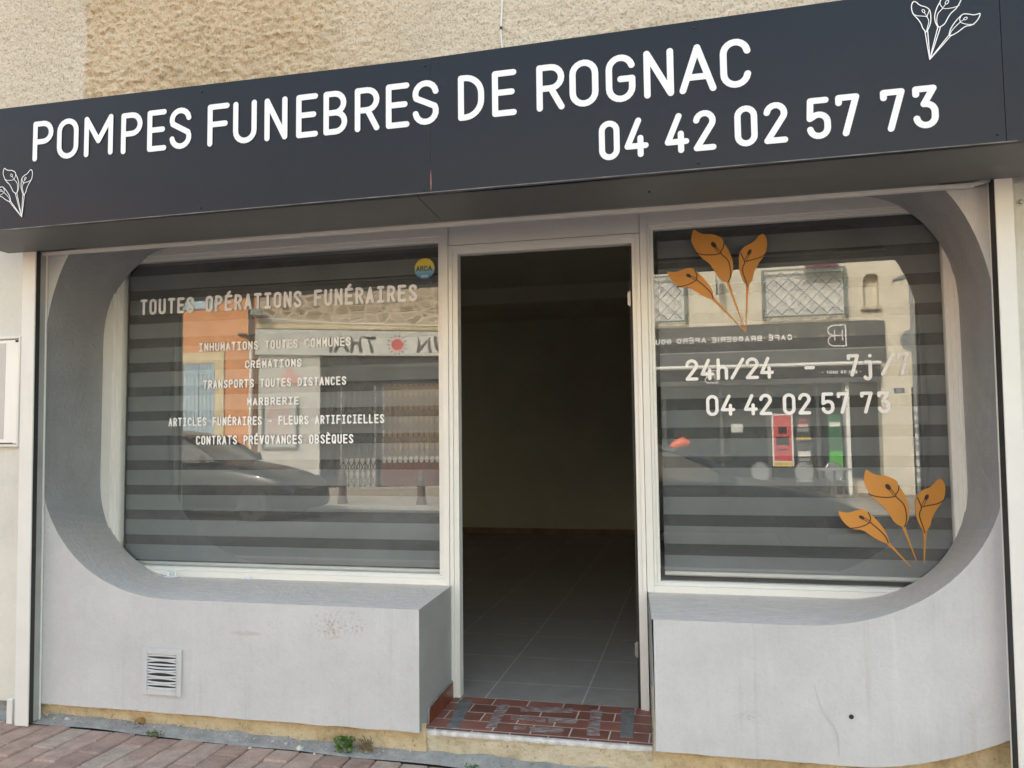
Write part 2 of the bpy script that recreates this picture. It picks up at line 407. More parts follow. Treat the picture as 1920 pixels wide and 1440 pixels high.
# ------------------------------------------------------------------ mesh helpers
class MB:
    def __init__(self):
        self.v, self.f = [], []
    def add(self, vs_, fs):
        o = len(self.v)
        self.v += [tuple(p) for p in vs_]
        self.f += [tuple(i + o for i in q) for q in fs]
    def box(self, x0, x1, y0, y1, z0, z1):
        self.add([(x0, y0, z0), (x1, y0, z0), (x1, y1, z0), (x0, y1, z0), (x0, y0, z1), (x1, y0, z1), (x1, y1, z1), (x0, y1, z1)],
                 [(0, 3, 2, 1), (4, 5, 6, 7), (0, 1, 5, 4), (1, 2, 6, 5), (2, 3, 7, 6), (3, 0, 4, 7)])
        return self
    def quad(self, a, b, c, d):
        self.add([a, b, c, d], [(0, 1, 2, 3)])
        return self
    def prism(self, poly, y0, y1):
        """polygon in (x, z) given a thickness along y"""
        n = len(poly)
        self.add([(x, y0, z) for x, z in poly] + [(x, y1, z) for x, z in poly],
                 [tuple(range(n)), tuple(range(2 * n - 1, n - 1, -1))] + [(i, i + n, (i + 1) % n + n, (i + 1) % n) for i in range(n)])
        return self
    def flat(self, poly, y):
        self.add([(x, y, z) for x, z in poly], [tuple(range(len(poly)))])
        return self
    def slab(self, poly, z0, z1):
        n = len(poly)
        self.add([(x, y, z0) for x, y in poly] + [(x, y, z1) for x, y in poly],
                 [tuple(range(n - 1, -1, -1)), tuple(range(n, 2 * n))] + [(i, (i + 1) % n, (i + 1) % n + n, i + n) for i in range(n)])
        return self
    def tube(self, pts, r, k=8, caps=True, ell=1.0):
        pts = [Vector(p) for p in pts]
        rs = r if isinstance(r, (list, tuple)) else [r] * len(pts)
        rings = []
        prev = None
        for i, p in enumerate(pts):
            d = (pts[min(i + 1, len(pts) - 1)] - pts[max(i - 1, 0)]).normalized()
            a = prev if prev is not None else (Vector((0, 0, 1)) if abs(d.z) < 0.9 else Vector((1, 0, 0)))
            a = (a - d * a.dot(d)).normalized()
            prev = a
            b = d.cross(a)
            rings.append([p + (a * math.cos(2 * math.pi * j / k) + b * math.sin(2 * math.pi * j / k) * ell) * rs[i] for j in range(k)])
        vs_ = [q for g in rings for q in g]
        fs = []
        for i in range(len(rings) - 1):
            for j in range(k):
                fs.append((i * k + j, i * k + (j + 1) % k, (i + 1) * k + (j + 1) % k, (i + 1) * k + j))
        if caps:
            fs.append(tuple(range(k - 1, -1, -1)))
            fs.append(tuple(range((len(rings) - 1) * k, len(rings) * k)))
        self.add(vs_, fs)
        return self
    def lathe(self, prof, cx, cy, k=20):
        vs_, fs = [], []
        for r, z in prof:
            for j in range(k):
                a = 2 * math.pi * j / k
                vs_.append((cx + r * math.cos(a), cy + r * math.sin(a), z))
        for i in range(len(prof) - 1):
            for j in range(k):
                fs.append((i * k + j, i * k + (j + 1) % k, (i + 1) * k + (j + 1) % k, (i + 1) * k + j))
        fs.append(tuple(range(k - 1, -1, -1)))
        fs.append(tuple(range((len(prof) - 1) * k, len(prof) * k)))
        self.add(vs_, fs)
        return self
    def disc(self, cx, y, cz, rx, rz, n=28, rot=0.0):
        P = []
        for i in range(n):
            a = 2 * math.pi * i / n
            x, z = rx * math.cos(a), rz * math.sin(a)
            P.append((cx + x * math.cos(rot) - z * math.sin(rot), cz + x * math.sin(rot) + z * math.cos(rot)))
        return self.flat(P, y)
    def ribbon(self, pts, t, y, closed=False):
        """flat stroke with round ends in the (x, z) plane; t is a width or list of widths"""
        P = []
        for p in pts:
            if not P or (p[0] - P[-1][0]) ** 2 + (p[1] - P[-1][1]) ** 2 > 1e-12:
                P.append(p)
        if closed and (P[0][0] - P[-1][0]) ** 2 + (P[0][1] - P[-1][1]) ** 2 < 1e-12:
            P.pop()
        n = len(P)
        T = [x * 0.5 for x in t] if isinstance(t, (list, tuple)) else [t * 0.5] * n
        T = (T + [T[-1]] * n)[:n]
        L, Rr = [], []
        for i in range(n):
            if closed:
                a, b, c = P[i - 1], P[i], P[(i + 1) % n]
            else:
                a, b, c = P[max(i - 1, 0)], P[i], P[min(i + 1, n - 1)]
            d1 = Vector((b[0] - a[0], b[1] - a[1])); d2 = Vector((c[0] - b[0], c[1] - b[1]))
            if d1.length < 1e-9: d1 = d2
            if d2.length < 1e-9: d2 = d1
            d1.normalize(); d2.normalize()
            n1 = Vector((-d1.y, d1.x)); n2 = Vector((-d2.y, d2.x))
            mt = n1 + n2
            if mt.length < 1e-6: mt = n1
            mt.normalize()
            k = T[i] / max(0.38, mt.dot(n1))
            L.append((b[0] + mt.x * k, b[1] + mt.y * k)); Rr.append((b[0] - mt.x * k, b[1] - mt.y * k))
        o = len(self.v)
        self.v += [(p[0], y, p[1]) for p in L] + [(p[0], y, p[1]) for p in Rr]
        for i in range(n if closed else n - 1):
            j = (i + 1) % n
            self.f.append((o + i, o + j, o + n + j, o + n + i))
        if not closed:
            for e, q in ((0, 1), (n - 1, n - 2)):
                c = P[e]; d = Vector((c[0] - P[q][0], c[1] - P[q][1])).normalized()
                base = math.atan2(d.y, d.x)
                r_ = T[e]
                arc = [(c[0] + r_ * math.cos(base - math.pi / 2 + math.pi * s / 8), c[1] + r_ * math.sin(base - math.pi / 2 + math.pi * s / 8)) for s in range(9)]
                self.flat(arc, y)
        return self
    def build(self, name, m, parent=None, smooth=False, bevel=0.0, root=None):
        base = Vector((0, 0, 0))
        r_ = parent
        while r_ is not None and r_.parent is not None:
            r_ = r_.parent
        if r_ is not None:
            inv = r_.matrix_basis.inverted() if not getattr(self, 'local', False) else Matrix.Identity(4)
        else:
            inv = Matrix.Identity(4)
        me = bpy.data.meshes.new(name)
        me.from_pydata([inv @ Vector(p) for p in self.v], [], self.f)
        me.materials.append(m)
        if smooth:
            me.polygons.foreach_set('use_smooth', [True] * len(me.polygons))
        o = bpy.data.objects.new(name, me)
        COL.objects.link(o)
        if parent is not None:
            o.parent = parent
        bm = bmesh.new(); bm.from_mesh(me)
        bmesh.ops.recalc_face_normals(bm, faces=bm.faces)
        bm.to_mesh(me); bm.free()
        if bevel:
            bv = o.modifiers.new('bevel', 'BEVEL')
            bv.width = bevel; bv.segments = 2; bv.limit_method = 'ANGLE'; bv.angle_limit = R(40)
        if smooth:
            try:
                me.set_sharp_from_angle(angle=R(45))
            except Exception:
                pass
        return o

def tag(o, label=None, cat=None, group=None, kind=None):
    if label: o['label'] = label
    if cat: o['category'] = cat
    if group: o['group'] = group
    if kind: o['kind'] = kind
    return o

def thing(name, label, cat, loc=(0, 0, 0), rz=0.0, group=None):
    o = bpy.data.objects.new(name, None)
    COL.objects.link(o)
    o.empty_display_size = 0.2
    o.location = loc
    o.rotation_euler = (0, 0, rz)
    o.matrix_basis = Matrix.Translation(loc) @ Matrix.Rotation(rz, 4, 'Z')
    return tag(o, label, cat, group)

def copy_thing(root, loc, rz, label):
    r_ = root.copy(); COL.objects.link(r_)
    r_.matrix_basis = Matrix.Translation(loc) @ Matrix.Rotation(rz, 4, 'Z')
    r_['label'] = label
    for ch in list(root.children):
        c = ch.copy(); COL.objects.link(c); c.parent = r_
        for g in list(ch.children):
            d = g.copy(); COL.objects.link(d); d.parent = c
    return r_

def box(*a):
    return MB().box(*a)

def smooth_poly(P, closed=True, n=4):
    out = []
    k = len(P)
    rng = range(k if closed else k - 1)
    for i in rng:
        p0 = P[i - 1] if (closed or i > 0) else P[i]
        p1, p2 = P[i], P[(i + 1) % k]
        p3 = P[(i + 2) % k] if (closed or i + 2 < k) else p2
        for s in range(n):
            t_ = s / n
            q = []
            for d in (0, 1):
                a, b_, c, e = p0[d], p1[d], p2[d], p3[d]
                q.append(0.5 * (2 * b_ + (c - a) * t_ + (2 * a - 5 * b_ + 4 * c - e) * t_ ** 2 + (3 * b_ - a - 3 * c + e) * t_ ** 3))
            out.append(tuple(q))
    if not closed: out.append(P[-1])
    return out

# ------------------------------------------------------------------ stroke lettering
def arc(cx, cy, rx, ry, a0, a1, n=10):
    return [(cx + rx * math.cos(R(a0 + (a1 - a0) * i / n)), cy + ry * math.sin(R(a0 + (a1 - a0) * i / n))) for i in range(n + 1)]

def glyph(ch, W, H):
    """strokes (points, closed) of one letter whose centre lines fill W x H"""
    h = W / 2
    rb = min(0.26 * H, W)
    if ch in 'É': return glyph('E', W, H) + [([(0.40 * W, 1.17 * H), (0.72 * W, 1.30 * H)], False)]
    if ch in 'È': return glyph('E', W, H) + [([(0.28 * W, 1.30 * H), (0.60 * W, 1.17 * H)], False)]
    if ch == 'P':
        return [([(0, 0), (0, H), (W - rb, H)] + arc(W - rb, H - rb, rb, rb, 90, -90)[1:] + [(0, H - 2 * rb)], False)]
    if ch == 'R':
        return glyph('P', W, H) + [([(0.52 * W, H - 2 * rb), (W, 0)], False)]
    if ch == 'B':
        r2 = min(0.25 * H, W * 0.9)
        r3 = (H - 2 * r2) / 2
        return [([(0, 0), (0, H), (W * 0.95 - r2, H)] + arc(W * 0.95 - r2, H - r2, r2, r2, 90, -90)[1:] + [(0, H - 2 * r2)], False),
                ([(0, H - 2 * r2), (W - r3, H - 2 * r2)] + arc(W - r3, r3, r3, r3, 90, -90)[1:] + [(0, 0)], False)]
    if ch in 'O0':
        return [(arc(h, H - h, h, h, 0, 180) + arc(h, h, h, h, 180, 360), True)]
    if ch == 'Q':
        return glyph('O', W, H) + [([(0.6 * W, 0.2 * H), (W, -0.02 * H)], False)]
    if ch == 'D':
        r_ = min(0.42 * H, W * 0.85)
        return [(arc(W - r_, H - r_, r_, r_, 90, 0) + arc(W - r_, r_, r_, r_, 0, -90) + [(0, 0), (0, H)], True)]
    if ch == 'M': return [([(0, 0), (0, H), (h, 0.36 * H), (W, H), (W, 0)], False)]
    if ch == 'N': return [([(0, 0), (0, H), (W, 0), (W, H)], False)]
    if ch == 'E': return [([(W, 0), (0, 0), (0, H), (W, H)], False), ([(0, 0.52 * H), (0.9 * W, 0.52 * H)], False)]
    if ch == 'F': return [([(0, 0), (0, H), (W, H)], False), ([(0, 0.52 * H), (0.9 * W, 0.52 * H)], False)]
    if ch == 'L': return [([(0, H), (0, 0), (W, 0)], False)]
    if ch == 'T': return [([(0, H), (W, H)], False), ([(h, H), (h, 0)], False)]
    if ch == 'I': return [([(0.08 * W, H), (0.92 * W, H)], False), ([(h, H), (h, 0)], False), ([(0.08 * W, 0), (0.92 * W, 0)], False)]
    if ch == '|': return [([(h, H), (h, 0)], False)]
    if ch == 'H': return [([(0, 0), (0, H)], False), ([(W, 0), (W, H)], False), ([(0, 0.52 * H), (W, 0.52 * H)], False)]
    if ch == 'U': return [([(0, H)] + arc(h, h, h, h, 180, 360) + [(W, H)], False)]
    if ch == 'V': return [([(0, H), (h, 0), (W, H)], False)]
    if ch == 'Y': return [([(0, H), (h, 0.48 * H), (W, H)], False), ([(h, 0.48 * H), (h, 0)], False)]
    if ch == 'A': return [([(0, 0), (h, H), (W, 0)], False), ([(0.17 * W, 0.3 * H), (0.83 * W, 0.3 * H)], False)]
    if ch == 'C': return [(arc(h, H - h, h, h, 8, 180) + arc(h, h, h, h, 180, 352), False)]
    if ch == 'G': return [(arc(h, H - h, h, h, 15, 180) + arc(h, h, h, h, 180, 360) + [(W, 0.48 * H), (0.5 * W, 0.48 * H)], False)]
    if ch == 'S':
        return [(arc(h, H - h, h, h * 0.98, 8, 205) + arc(h, h, h, h * 0.98, 28, -172), False)]
    if ch == '2': return [(arc(h, H - h, h, h, 172, -25) + [(0, 0), (W, 0)], False)]
    if ch == '3':
        r_ = min(h, 0.3 * H)
        return [([(0, H * 0.86), (0, H), (W * 0.95, H), (W * 0.42, 0.58 * H)] + arc(W - r_, 0.58 * H - r_, r_, r_, 85, 0)[0:] + arc(h, h, h, h, 0, -172), False)]
    if ch == '4': return [([(0.62 * W, H), (0, 0.25 * H), (W, 0.25 * H)], False), ([(0.72 * W, 0.48 * H), (0.72 * W, 0)], False)]
    if ch == '5':
        return [([(0.92 * W, H), (0.05 * W, H), (0.0, 0.50 * H)] + arc(h, 0.60 * H - h, h, h, 130, 0) + arc(h, h, h, h, 0, -172), False)]
    if ch == '7': return [([(0, 0.86 * H), (0, H), (W, H), (0.36 * W, 0)], False)]
    if ch == '1': return [([(0.1 * W, 0.8 * H), (0.6 * W, H), (0.6 * W, 0)], False)]
    if ch == '9': return [(arc(h, H - h, h, h, 0, 360), True), ([(W, H - h), (W, 0.4 * H), (0.3 * W, 0)], False)]
    if ch == 'h': return [([(0, H), (0, 0)], False), ([(0, 0.62 * H - h)] + arc(h, 0.62 * H - h, h, h, 175, 0) + [(W, 0)], False)]
    if ch == 'j': return [([(0.25 * W, 0.66 * H), (0.85 * W, 0.66 * H), (0.85 * W, -0.02 * H)] + arc(0.85 * W - 0.4 * W, -0.05 * H, 0.4 * W, 0.17 * H, 0, -150), False), ([(0.85 * W, 0.97 * H), (0.85 * W, 0.98 * H)], False)]
    if ch == '/': return [([(0, 0), (W, H)], False)]
    if ch == '-': return [([(0.1 * W, 0.44 * H), (0.9 * W, 0.44 * H)], False)]
    if ch == '•': return [([(h, 0.46 * H), (h + 0.001, 0.46 * H)], False)]
    return []

_cnt = [0]
def split_corners(pts, closed, lim=38):
    """cuts a stroke wherever it turns sharply, so every join gets two round ends"""
    P = [pts[0]]
    for p in pts[1:]:
        if math.dist(p, P[-1]) > 1e-7: P.append(p)
    if closed:
        if math.dist(P[0], P[-1]) < 1e-7: P.pop()
        P = P + [P[0]]
    def turn(a, b_, c):
        u1 = math.atan2(b_[1] - a[1], b_[0] - a[0]); u2 = math.atan2(c[1] - b_[1], c[0] - b_[0])
        d = abs(u2 - u1) % (2 * math.pi)
        return math.degrees(min(d, 2 * math.pi - d))
    if closed:
        k = [i for i in range(len(P) - 1) if turn(P[i - 1] if i else P[-2], P[i], P[i + 1]) > lim]
        if not k: return [(P[:-1], True)]
        Q = P[:-1]; Q = Q[k[0]:] + Q[:k[0]]; P = Q + [Q[0]]
    out, cur = [], [P[0]]
    for i in range(1, len(P)):
        cur.append(P[i])
        if i < len(P) - 1 and turn(P[i - 1], P[i], P[i + 1]) > lim:
            out.append((cur, False)); cur = [P[i]]
    out.append((cur, False))
    return out

def put(mb, ch, x0, x1, z0, z1, t, y, dy=-0.00012):
    """one letter whose ink spans x0..x1 (x0 > x1 mirrors it for walls facing +y) and z0..z1"""
    s = 1 if x1 > x0 else -1
    W = abs(x1 - x0) - t; H = z1 - z0 - t
    for pts, cl in glyph(ch, W, H):
        for q, c in split_corners(pts, cl):
            _cnt[0] = (_cnt[0] + 1) % 8
            mb.ribbon([(x0 + s * (t / 2 + px), z0 + t / 2 + pz) for px, pz in q], t, y + dy * _cnt[0], c)

def line_text(mb, txt, xa, xb, z0, z1, t, y, gap=0.2, dy=-0.00012):
    """monospaced line from xa to xb"""
    n = len(txt)
    step = (xb - xa) / (n - gap)
    for i, ch in enumerate(txt):
        if ch != ' ':
            a = xa + step * i
            put(mb, ch, a, a + step * (1 - gap), z0, z1, t, y, dy)

# ------------------------------------------------------------------ ground: pavement, road
def gz(x):
    return -0.115 - 0.018 * max(-3.5, min(3.5, x))

pv = MB(); tones = []
def paver(x0, x1, y0, y1):
    g = gz((x0 + x1) / 2) + random.uniform(-0.0025, 0.0025)
    c, d = 0.005, 0.007
    tlt = random.uniform(-0.002, 0.002)
    b = [(x0, y0), (x1, y0), (x1, y1), (x0, y1)]
    i = [(x0 + c, y0 + c), (x1 - c, y0 + c), (x1 - c, y1 - c), (x0 + c, y1 - c)]
    vs_ = [(x, y, g - 0.04) for x, y in b] + [(x, y, g - d) for x, y in b] + [(x, y, g + (tlt if k < 2 else -tlt)) for k, (x, y) in enumerate(i)]
    fs = [(8, 9, 10, 11)]
    for k in range(4):
        j = (k + 1) % 4
        fs += [(k, j, j + 4, k + 4), (k + 4, j + 4, j + 8, k + 8)]
    pv.add(vs_, fs)
    tones.extend([random.random()] * len(fs))
PW, PL = 0.117, 0.232
ix = 0
x = -4.2
while x < 4.2:
    y = -0.505 + (0 if ix % 2 else -PL / 2)
    if ix % 2 == 0:
        paver(x + 0.002, x + PW - 0.003, y + 0.002, -0.505 - 0.002)
    while y > -3.2:
        paver(x + 0.002, x + PW - 0.003, y - PL + 0.003, y - 0.002)
        y -= PL
    x += PW; ix += 1
po = pv.build('pavement', M['paver'])
at = po.data.attributes.new('tone', 'FLOAT', 'FACE')
at.data.foreach_set('value', tones[:len(po.data.polygons)])
tag(po, kind='structure', label='reddish clay block pavement in front of the shop', cat='pavement')
b = MB()
b.add([(-4.2, -3.3, gz(-4.2) - 0.012), (4.2, -3.3, gz(4.2) - 0.012), (4.2, -0.3, gz(4.2) - 0.012), (-4.2, -0.3, gz(-4.2) - 0.012)], [(0, 1, 2, 3)])
tag(b.build('joint_sand', M['dirt']), 'dark sand filling the joints between clay pavers', 'ground', kind='structure')
M['pave_far_tex'] = mat_tiles('clay_paving_courses', (0.27, 0.175, 0.145), (0.10, 0.085, 0.07), 0.232, 0.117, 0.5, (0, 0, 0), 0.006, 0.85, 0.2)
b = MB()
b.box(-60, 60, -4.6, -3.3, -0.5, -0.135).box(-60, -4.2, -3.3, -0.3, -0.5, -0.06).box(4.2, 60, -3.3, -0.3, -0.5, -0.18)
tag(b.build('near_pavement', M['pave_far_tex']), 'clay paved footway running along the near kerb', 'pavement', kind='structure')
tag(box(-60, 60, -4.8, -4.6, -0.6, -0.14).build('kerb', M['kerb'], bevel=0.02), 'pale stone kerb on the shop side of the street', 'kerb', kind='structure')
b = MB(); b.quad((-120, -120, -0.40), (120, -120, -0.40), (120, 60, -0.40), (-120, 60, -0.40))
tag(b.build('ground', M['asphalt']), 'ground sheet under the whole town', 'ground', kind='structure')
b = MB(); b.quad((-60, -12.7, -0.36), (60, -12.7, -0.36), (60, -4.8, -0.36), (-60, -4.8, -0.36))
tag(b.build('road', M['asphalt']), 'grey asphalt street between the two rows of houses', 'road', kind='structure')
tag(box(-60, 60, -12.9, -12.7, -0.6, -0.275).build('far_kerb', M['kerb'], bevel=0.02), 'pale stone kerb on the cafe side of the street', 'kerb', kind='structure')
tag(box(-60, 60, -24, -12.9, -0.6, -0.285).build('far_pavement', M['far_pave']), 'sunlit pinkish footway in front of the cafe', 'pavement', kind='structure')

# cement fillet along the foot of the shop
b = MB()
N = 110
top, bot = [], []
random.seed(3)
for i in range(N + 1):
    x = -3.4 + 6.8 * i / N
    e = -0.505 + 0.022 * noise.noise((x * 3, 1.7, 0)) - 0.004
    g = gz(x)
    wob = 0.012 * noise.noise((x * 6, 0, 4))
    rowz = [(e, g + 0.002), (e + 0.012, g + 0.008 + wob * 0.4), (-0.475, g + 0.014 + wob), (-0.45, g + 0.030 + wob), (-0.42, g + 0.034 + wob)]
    b.v += [(x, yy, zz) for yy, zz in rowz]
for i in range(N):
    for j in range(4):
        o = i * 5 + j
        b.f.append((o, o + 5, o + 6, o + 1))
tag(b.build('cement_strip', M['cement'], smooth=True), 'grey cement strip between the pavers and the shop wall', 'cement strip', kind='structure')

# ------------------------------------------------------------------ the shop building
shop = thing('shop_building', 'beige roughcast building with a grey rounded shopfront recess', 'building', (0.2, 0.3, 0))
WY = -0.475          # front plane of the plaster
def rim(front):
    """opening outline, from the doorway anticlockwise: sill, left, top, right, sill"""
    if front:
        x0, x1, z0, z1 = -1.986, 2.235, 0.513, 2.300
        BL, TL, TR, BR = (0.75, 0.68), (0.36, 0.75), (0.42, 0.75), (0.75, 0.65)
        dl, dr, y = -0.04, 0.938, WY
    else:
        x0, x1, z0, z1 = -2.028, 2.238, 0.532, 2.290
        BL, TL, TR, BR = (0.50, 0.50), (0.48, 0.50), (0.43, 0.50), (0.50, 0.50)
        dl, dr, y = -0.04, 0.898, 0.0
    P = []
    def corner(cx, cz, rx, rz, a0, a1):
        for i in range(25):
            a = R(a0 + (a1 - a0) * i / 24)
            c, s = math.cos(a), math.sin(a)
            k = 2.0 / 2.15
            P.append((cx + rx * math.copysign(abs(c) ** k, c), cz + rz * math.copysign(abs(s) ** k, s)))
    def seg(a, b_, n):
        for i in range(1, n):
            P.append((a[0] + (b_[0] - a[0]) * i / n, a[1] + (b_[1] - a[1]) * i / n))
    P.append((dl, z0))
    seg((dl, z0), (x0 + BL[0], z0), 24)
    corner(x0 + BL[0], z0 + BL[1], BL[0], BL[1], 270, 180)
    seg((x0, z0 + BL[1]), (x0, z1 - TL[1]), 10)
    corner(x0 + TL[0], z1 - TL[1], TL[0], TL[1], 180, 90)
    seg((x0 + TL[0], z1), (x1 - TR[0], z1), 30)
    corner(x1 - TR[0], z1 - TR[1], TR[0], TR[1], 90, 0)
    seg((x1, z1 - TR[1]), (x1, z0 + BR[1]), 10)
    corner(x1 - BR[0], z0 + BR[1], BR[0], BR[1], 0, -90)
    seg((x1 - BR[0], z0), (dr, z0), 20)
    P.append((dr, z0))
    return [(x, y, z) for x, z in P]
RF, RB = rim(True), rim(False)
nR = len(RF)

# plaster front, one sheet with the opening left out, returned at both ends
b = MB()
it = max(range(nR), key=lambda i: RF[i][2] - 0.001 * abs(RF[i][0] - 0.4))
# left part of the outline up to the middle of the top, right part after it
mid = min(range(nR), key=lambda i: abs(RF[i][0] - 0.45) + (0 if RF[i][2] > 2 else 9))
ZT = 2.62
XL, XR = -2.005, 2.262
def foot(x):
    """lower edge of the plaster: straight, rising in a curve at the right end"""
    base = 0.002 + 0.004 * noise.noise((x * 9, 3.1, 0)) + 0.0015 * noise.noise((x * 40, 1.1, 0))
    if x > 1.66:
        u_ = (x - 1.66) / 0.62
        base += 0.175 * u_ ** 1.9
    return base
# simple robust route: fill with one polygon per side (concave n-gon)
def half_poly(side):
    if side == 'L':
        idx = [i for i in range(mid + 1)]
        pts = [RF[i] for i in idx]
        P = [(p[0], p[2]) for p in pts] + [(pts[-1][0], ZT), (XL, ZT)]
        xs = [XL + (-0.04 - XL) * i / 60 for i in range(61)]
        P += [(x, foot(x)) for x in xs]
    else:
        idx = list(range(mid, nR))
        pts = [RF[i] for i in idx]
        P = [(p[0], p[2]) for p in pts]
        xs = [0.945 + (XR - 0.945) * i / 60 for i in range(61)]
        P += [(x, foot(x)) for x in xs] + [(XR, ZT), (pts[0][0], ZT)]
    return P
front = MB()
front.flat(half_poly('L'), WY).flat(half_poly('R'), WY)
# rounded returns at the outer ends and under the lower edge
for X, s in ((XL, -1), (XR, 1)):
    zb = foot(X)
    prev = (X, WY)
    for a in range(1, 7):
        t_ = R(15 * a)
        q = (X + s * 0.028 * math.sin(t_), WY + 0.028 * (1 - math.cos(t_)))
        front.quad((prev[0], prev[1], zb), (q[0], q[1], zb), (q[0], q[1], ZT), (prev[0], prev[1], ZT))
        prev = q
    front.quad((prev[0], prev[1], zb), (prev[0], -0.1, zb), (prev[0], -0.1, ZT), (prev[0], prev[1], ZT))
for xa, xb in ((XL, -0.04), (0.945, XR)):
    for i in range(60):
        p = xa + (xb - xa) * i / 60; q = xa + (xb - xa) * (i + 1) / 60
        front.quad((p, WY, foot(p)), (q, WY, foot(q)), (q, -0.41, foot(q) + 0.004), (p, -0.41, foot(p) + 0.004))
fw = front.build('front_wall', M['plaster'], shop)
hole = MB(); hole.lathe([(0.009, 0.0), (0.0085, 0.004), (0.006, 0.005)], 0, 0, 14)
hole.v = [(1.67 + p[0], WY - 0.002 + p[2] * 0.3, 0.184 + p[1]) for p in hole.v]
hole.build('drill_hole', M['seam'], fw)
M['run'] = mat('old_paint_run', (0.50, 0.50, 0.507), 0.8, 0.06, 20)
b = MB(); b.ribbon(smooth_poly([(1.542, 0.296), (1.556, 0.235), (1.572, 0.19), (1.601, 0.152), (1.618, 0.115), (1.622, 0.04)], False), [0.002, 0.003, 0.004, 0.005, 0.006, 0.006, 0.007, 0.007] + [0.007] * 10 + [0.005] * 3, WY - 0.0012)
b.build('paint_run', M['run'], fw)

# reveal: painted inside of the opening, with the doorway cheeks
b = MB()
rv = []
NS = 8
for i in range(nR):
    for j in range(NS + 1):
        t_ = j / NS
        p = Vector(RF[i]).lerp(Vector(RB[i]), t_)
        if 0 < j < NS:
            p += Vector((noise.noise(p * 4) * 0.004, 0, noise.noise(p * 4 + Vector((9, 0, 0))) * 0.004))
        rv.append(tuple(p))
b.v = rv
for i in range(nR - 1):
    if i == 0 or True:
        for j in range(NS):
            o = i * (NS + 1) + j
            b.f.append((o, o + NS + 1, o + NS + 2, o + 1))
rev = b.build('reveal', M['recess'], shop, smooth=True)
# repair ledges where the reveal meets the window frame
b = MB()
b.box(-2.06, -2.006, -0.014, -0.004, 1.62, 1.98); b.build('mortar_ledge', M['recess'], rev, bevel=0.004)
ck = MB(); ck.quad((-0.04, WY, 0.004), (-0.04, 0.0, 0.004), (-0.04, 0.0, 0.532), (-0.04, WY, 0.513))
ck.build('door_cheek', M['cheek'], shop)
ck = MB(); ck.quad((0.938, WY, 0.004), (0.898, 0.0, 0.004), (0.898, 0.0, 0.532), (0.938, WY, 0.513))
ck.quad((0.938, WY, 0.003), (0.945, WY, 0.003), (0.945, WY, 0.513), (0.938, WY, 0.513))
ck.build('door_cheek', M['cheek'], shop)
# solid core behind the plaster, lintel and jambs (keeps daylight out)
b = MB()
b.box(-2.7, -0.045, -0.40, 0.10, -0.3, 0.50).box(0.95, 2.8, -0.40, 0.10, -0.3, 0.50)
b.box(-2.7, 2.8, -0.44, 0.10, 2.36, 2.9)
b.box(-2.7, -2.07, -0.30, 0.10, 0.5, 2.36).box(2.28, 2.8, -0.30, 0.10, 0.5, 2.36)
b.build('core_wall', M['room'], shop)
# stone base course, rough face
def rough_strip(x0, x1, zt, zb, y, amp, m, name, parent, zslope=0.0, step=0.012):
    b = MB()
    nx = max(2, int((x1 - x0) / step)); nz = max(2, int((zt - zb) / step))
    for i in range(nx + 1):
        for j in range(nz + 1):
            x = x0 + (x1 - x0) * i / nx; z = zb + (zt - zb) * j / nz
            d = noise.fractal((x * 9, z * 14, 2.0), 0.8, 2.1, 5) * amp
            b.v.append((x, y - d, z))
    for i in range(nx):
        for j in range(nz):
            o = i * (nz + 1) + j
            b.f.append((o, o + nz + 1, o + nz + 2, o + 1))
    return b.build(name, m, parent, smooth=True)
rough_strip(-2.06, -0.02, 0.03, -0.26, -0.445, 0.014, M['limestone'], 'base_course', shop)
rough_strip(0.93, 2.6, 0.24, -0.40, -0.440, 0.014, M['limestone'], 'base_course', shop)
# flanking wall faces left and right of the shutter
fl = MB(); fl.box(-9, -2.045, -0.470, -0.2, 0.0, 2.62)
fl.build('flank_wall', M['flank'], shop)
fl = MB(); fl.box(2.285, 8, -0.470, -0.2, 0.12, 2.62)
fl.build('flank_wall', M['flank'], shop)
b = MB(); b.box(-9, -2.03, -0.455, -0.2, -0.35, -0.002); b.build('cement_plinth', M['cement'], shop)
b = MB(); b.box(2.30, 8, -0.455, -0.2, -0.45, 0.118)
b.build('cement_plinth', M['cement'], shop)
# roughcast upper wall: displaced sheet where the camera looks, plain above
b = MB()
X0, X1, Z0, Z1, ST = -3.3, 3.3, 2.55, 3.62, 0.0075
nx = int((X1 - X0) / ST); nz = int((Z1 - Z0) / ST)
fr3, nn = noise.fractal, noise.noise
for i in range(nx + 1):
    x = X0 + (X1 - X0) * i / nx
    if x < -1.77: amp = 0.45
    else: amp = 1.0 - 0.55 * max(0, min(1, (x + 0.55) / 0.5))
    a1 = 0.0045 + 0.0095 * (amp - 0.45) / 0.55
    for j in range(nz + 1):
        z = Z0 + (Z1 - Z0) * j / nz
        d = nn((x * 34, z * 46, 0.5)) * a1 + nn((x * 80, z * 95, 4.5)) * a1 * 0.55 + nn((x * 3, z * 3, 9.5)) * 0.008
        edge = min(1, min(x - X0, X1 - x, Z1 - z) / 0.1)
        b.v.append((x, -0.48 - d * edge - 0.004 * edge, z))
for i in range(nx):
    for j in range(nz):
        o = i * (nz + 1) + j
        b.f.append((o, o + nz + 1, o + nz + 2, o + 1))
b.box(-9, X0, -0.48, -0.2, 2.62, 6.2).box(X1, 8, -0.48, -0.2, 2.62, 6.2).box(X0, X1, -0.48, -0.2, Z1, 6.2)
b.build('upper_wall', M['roughcast'], shop, smooth=True)
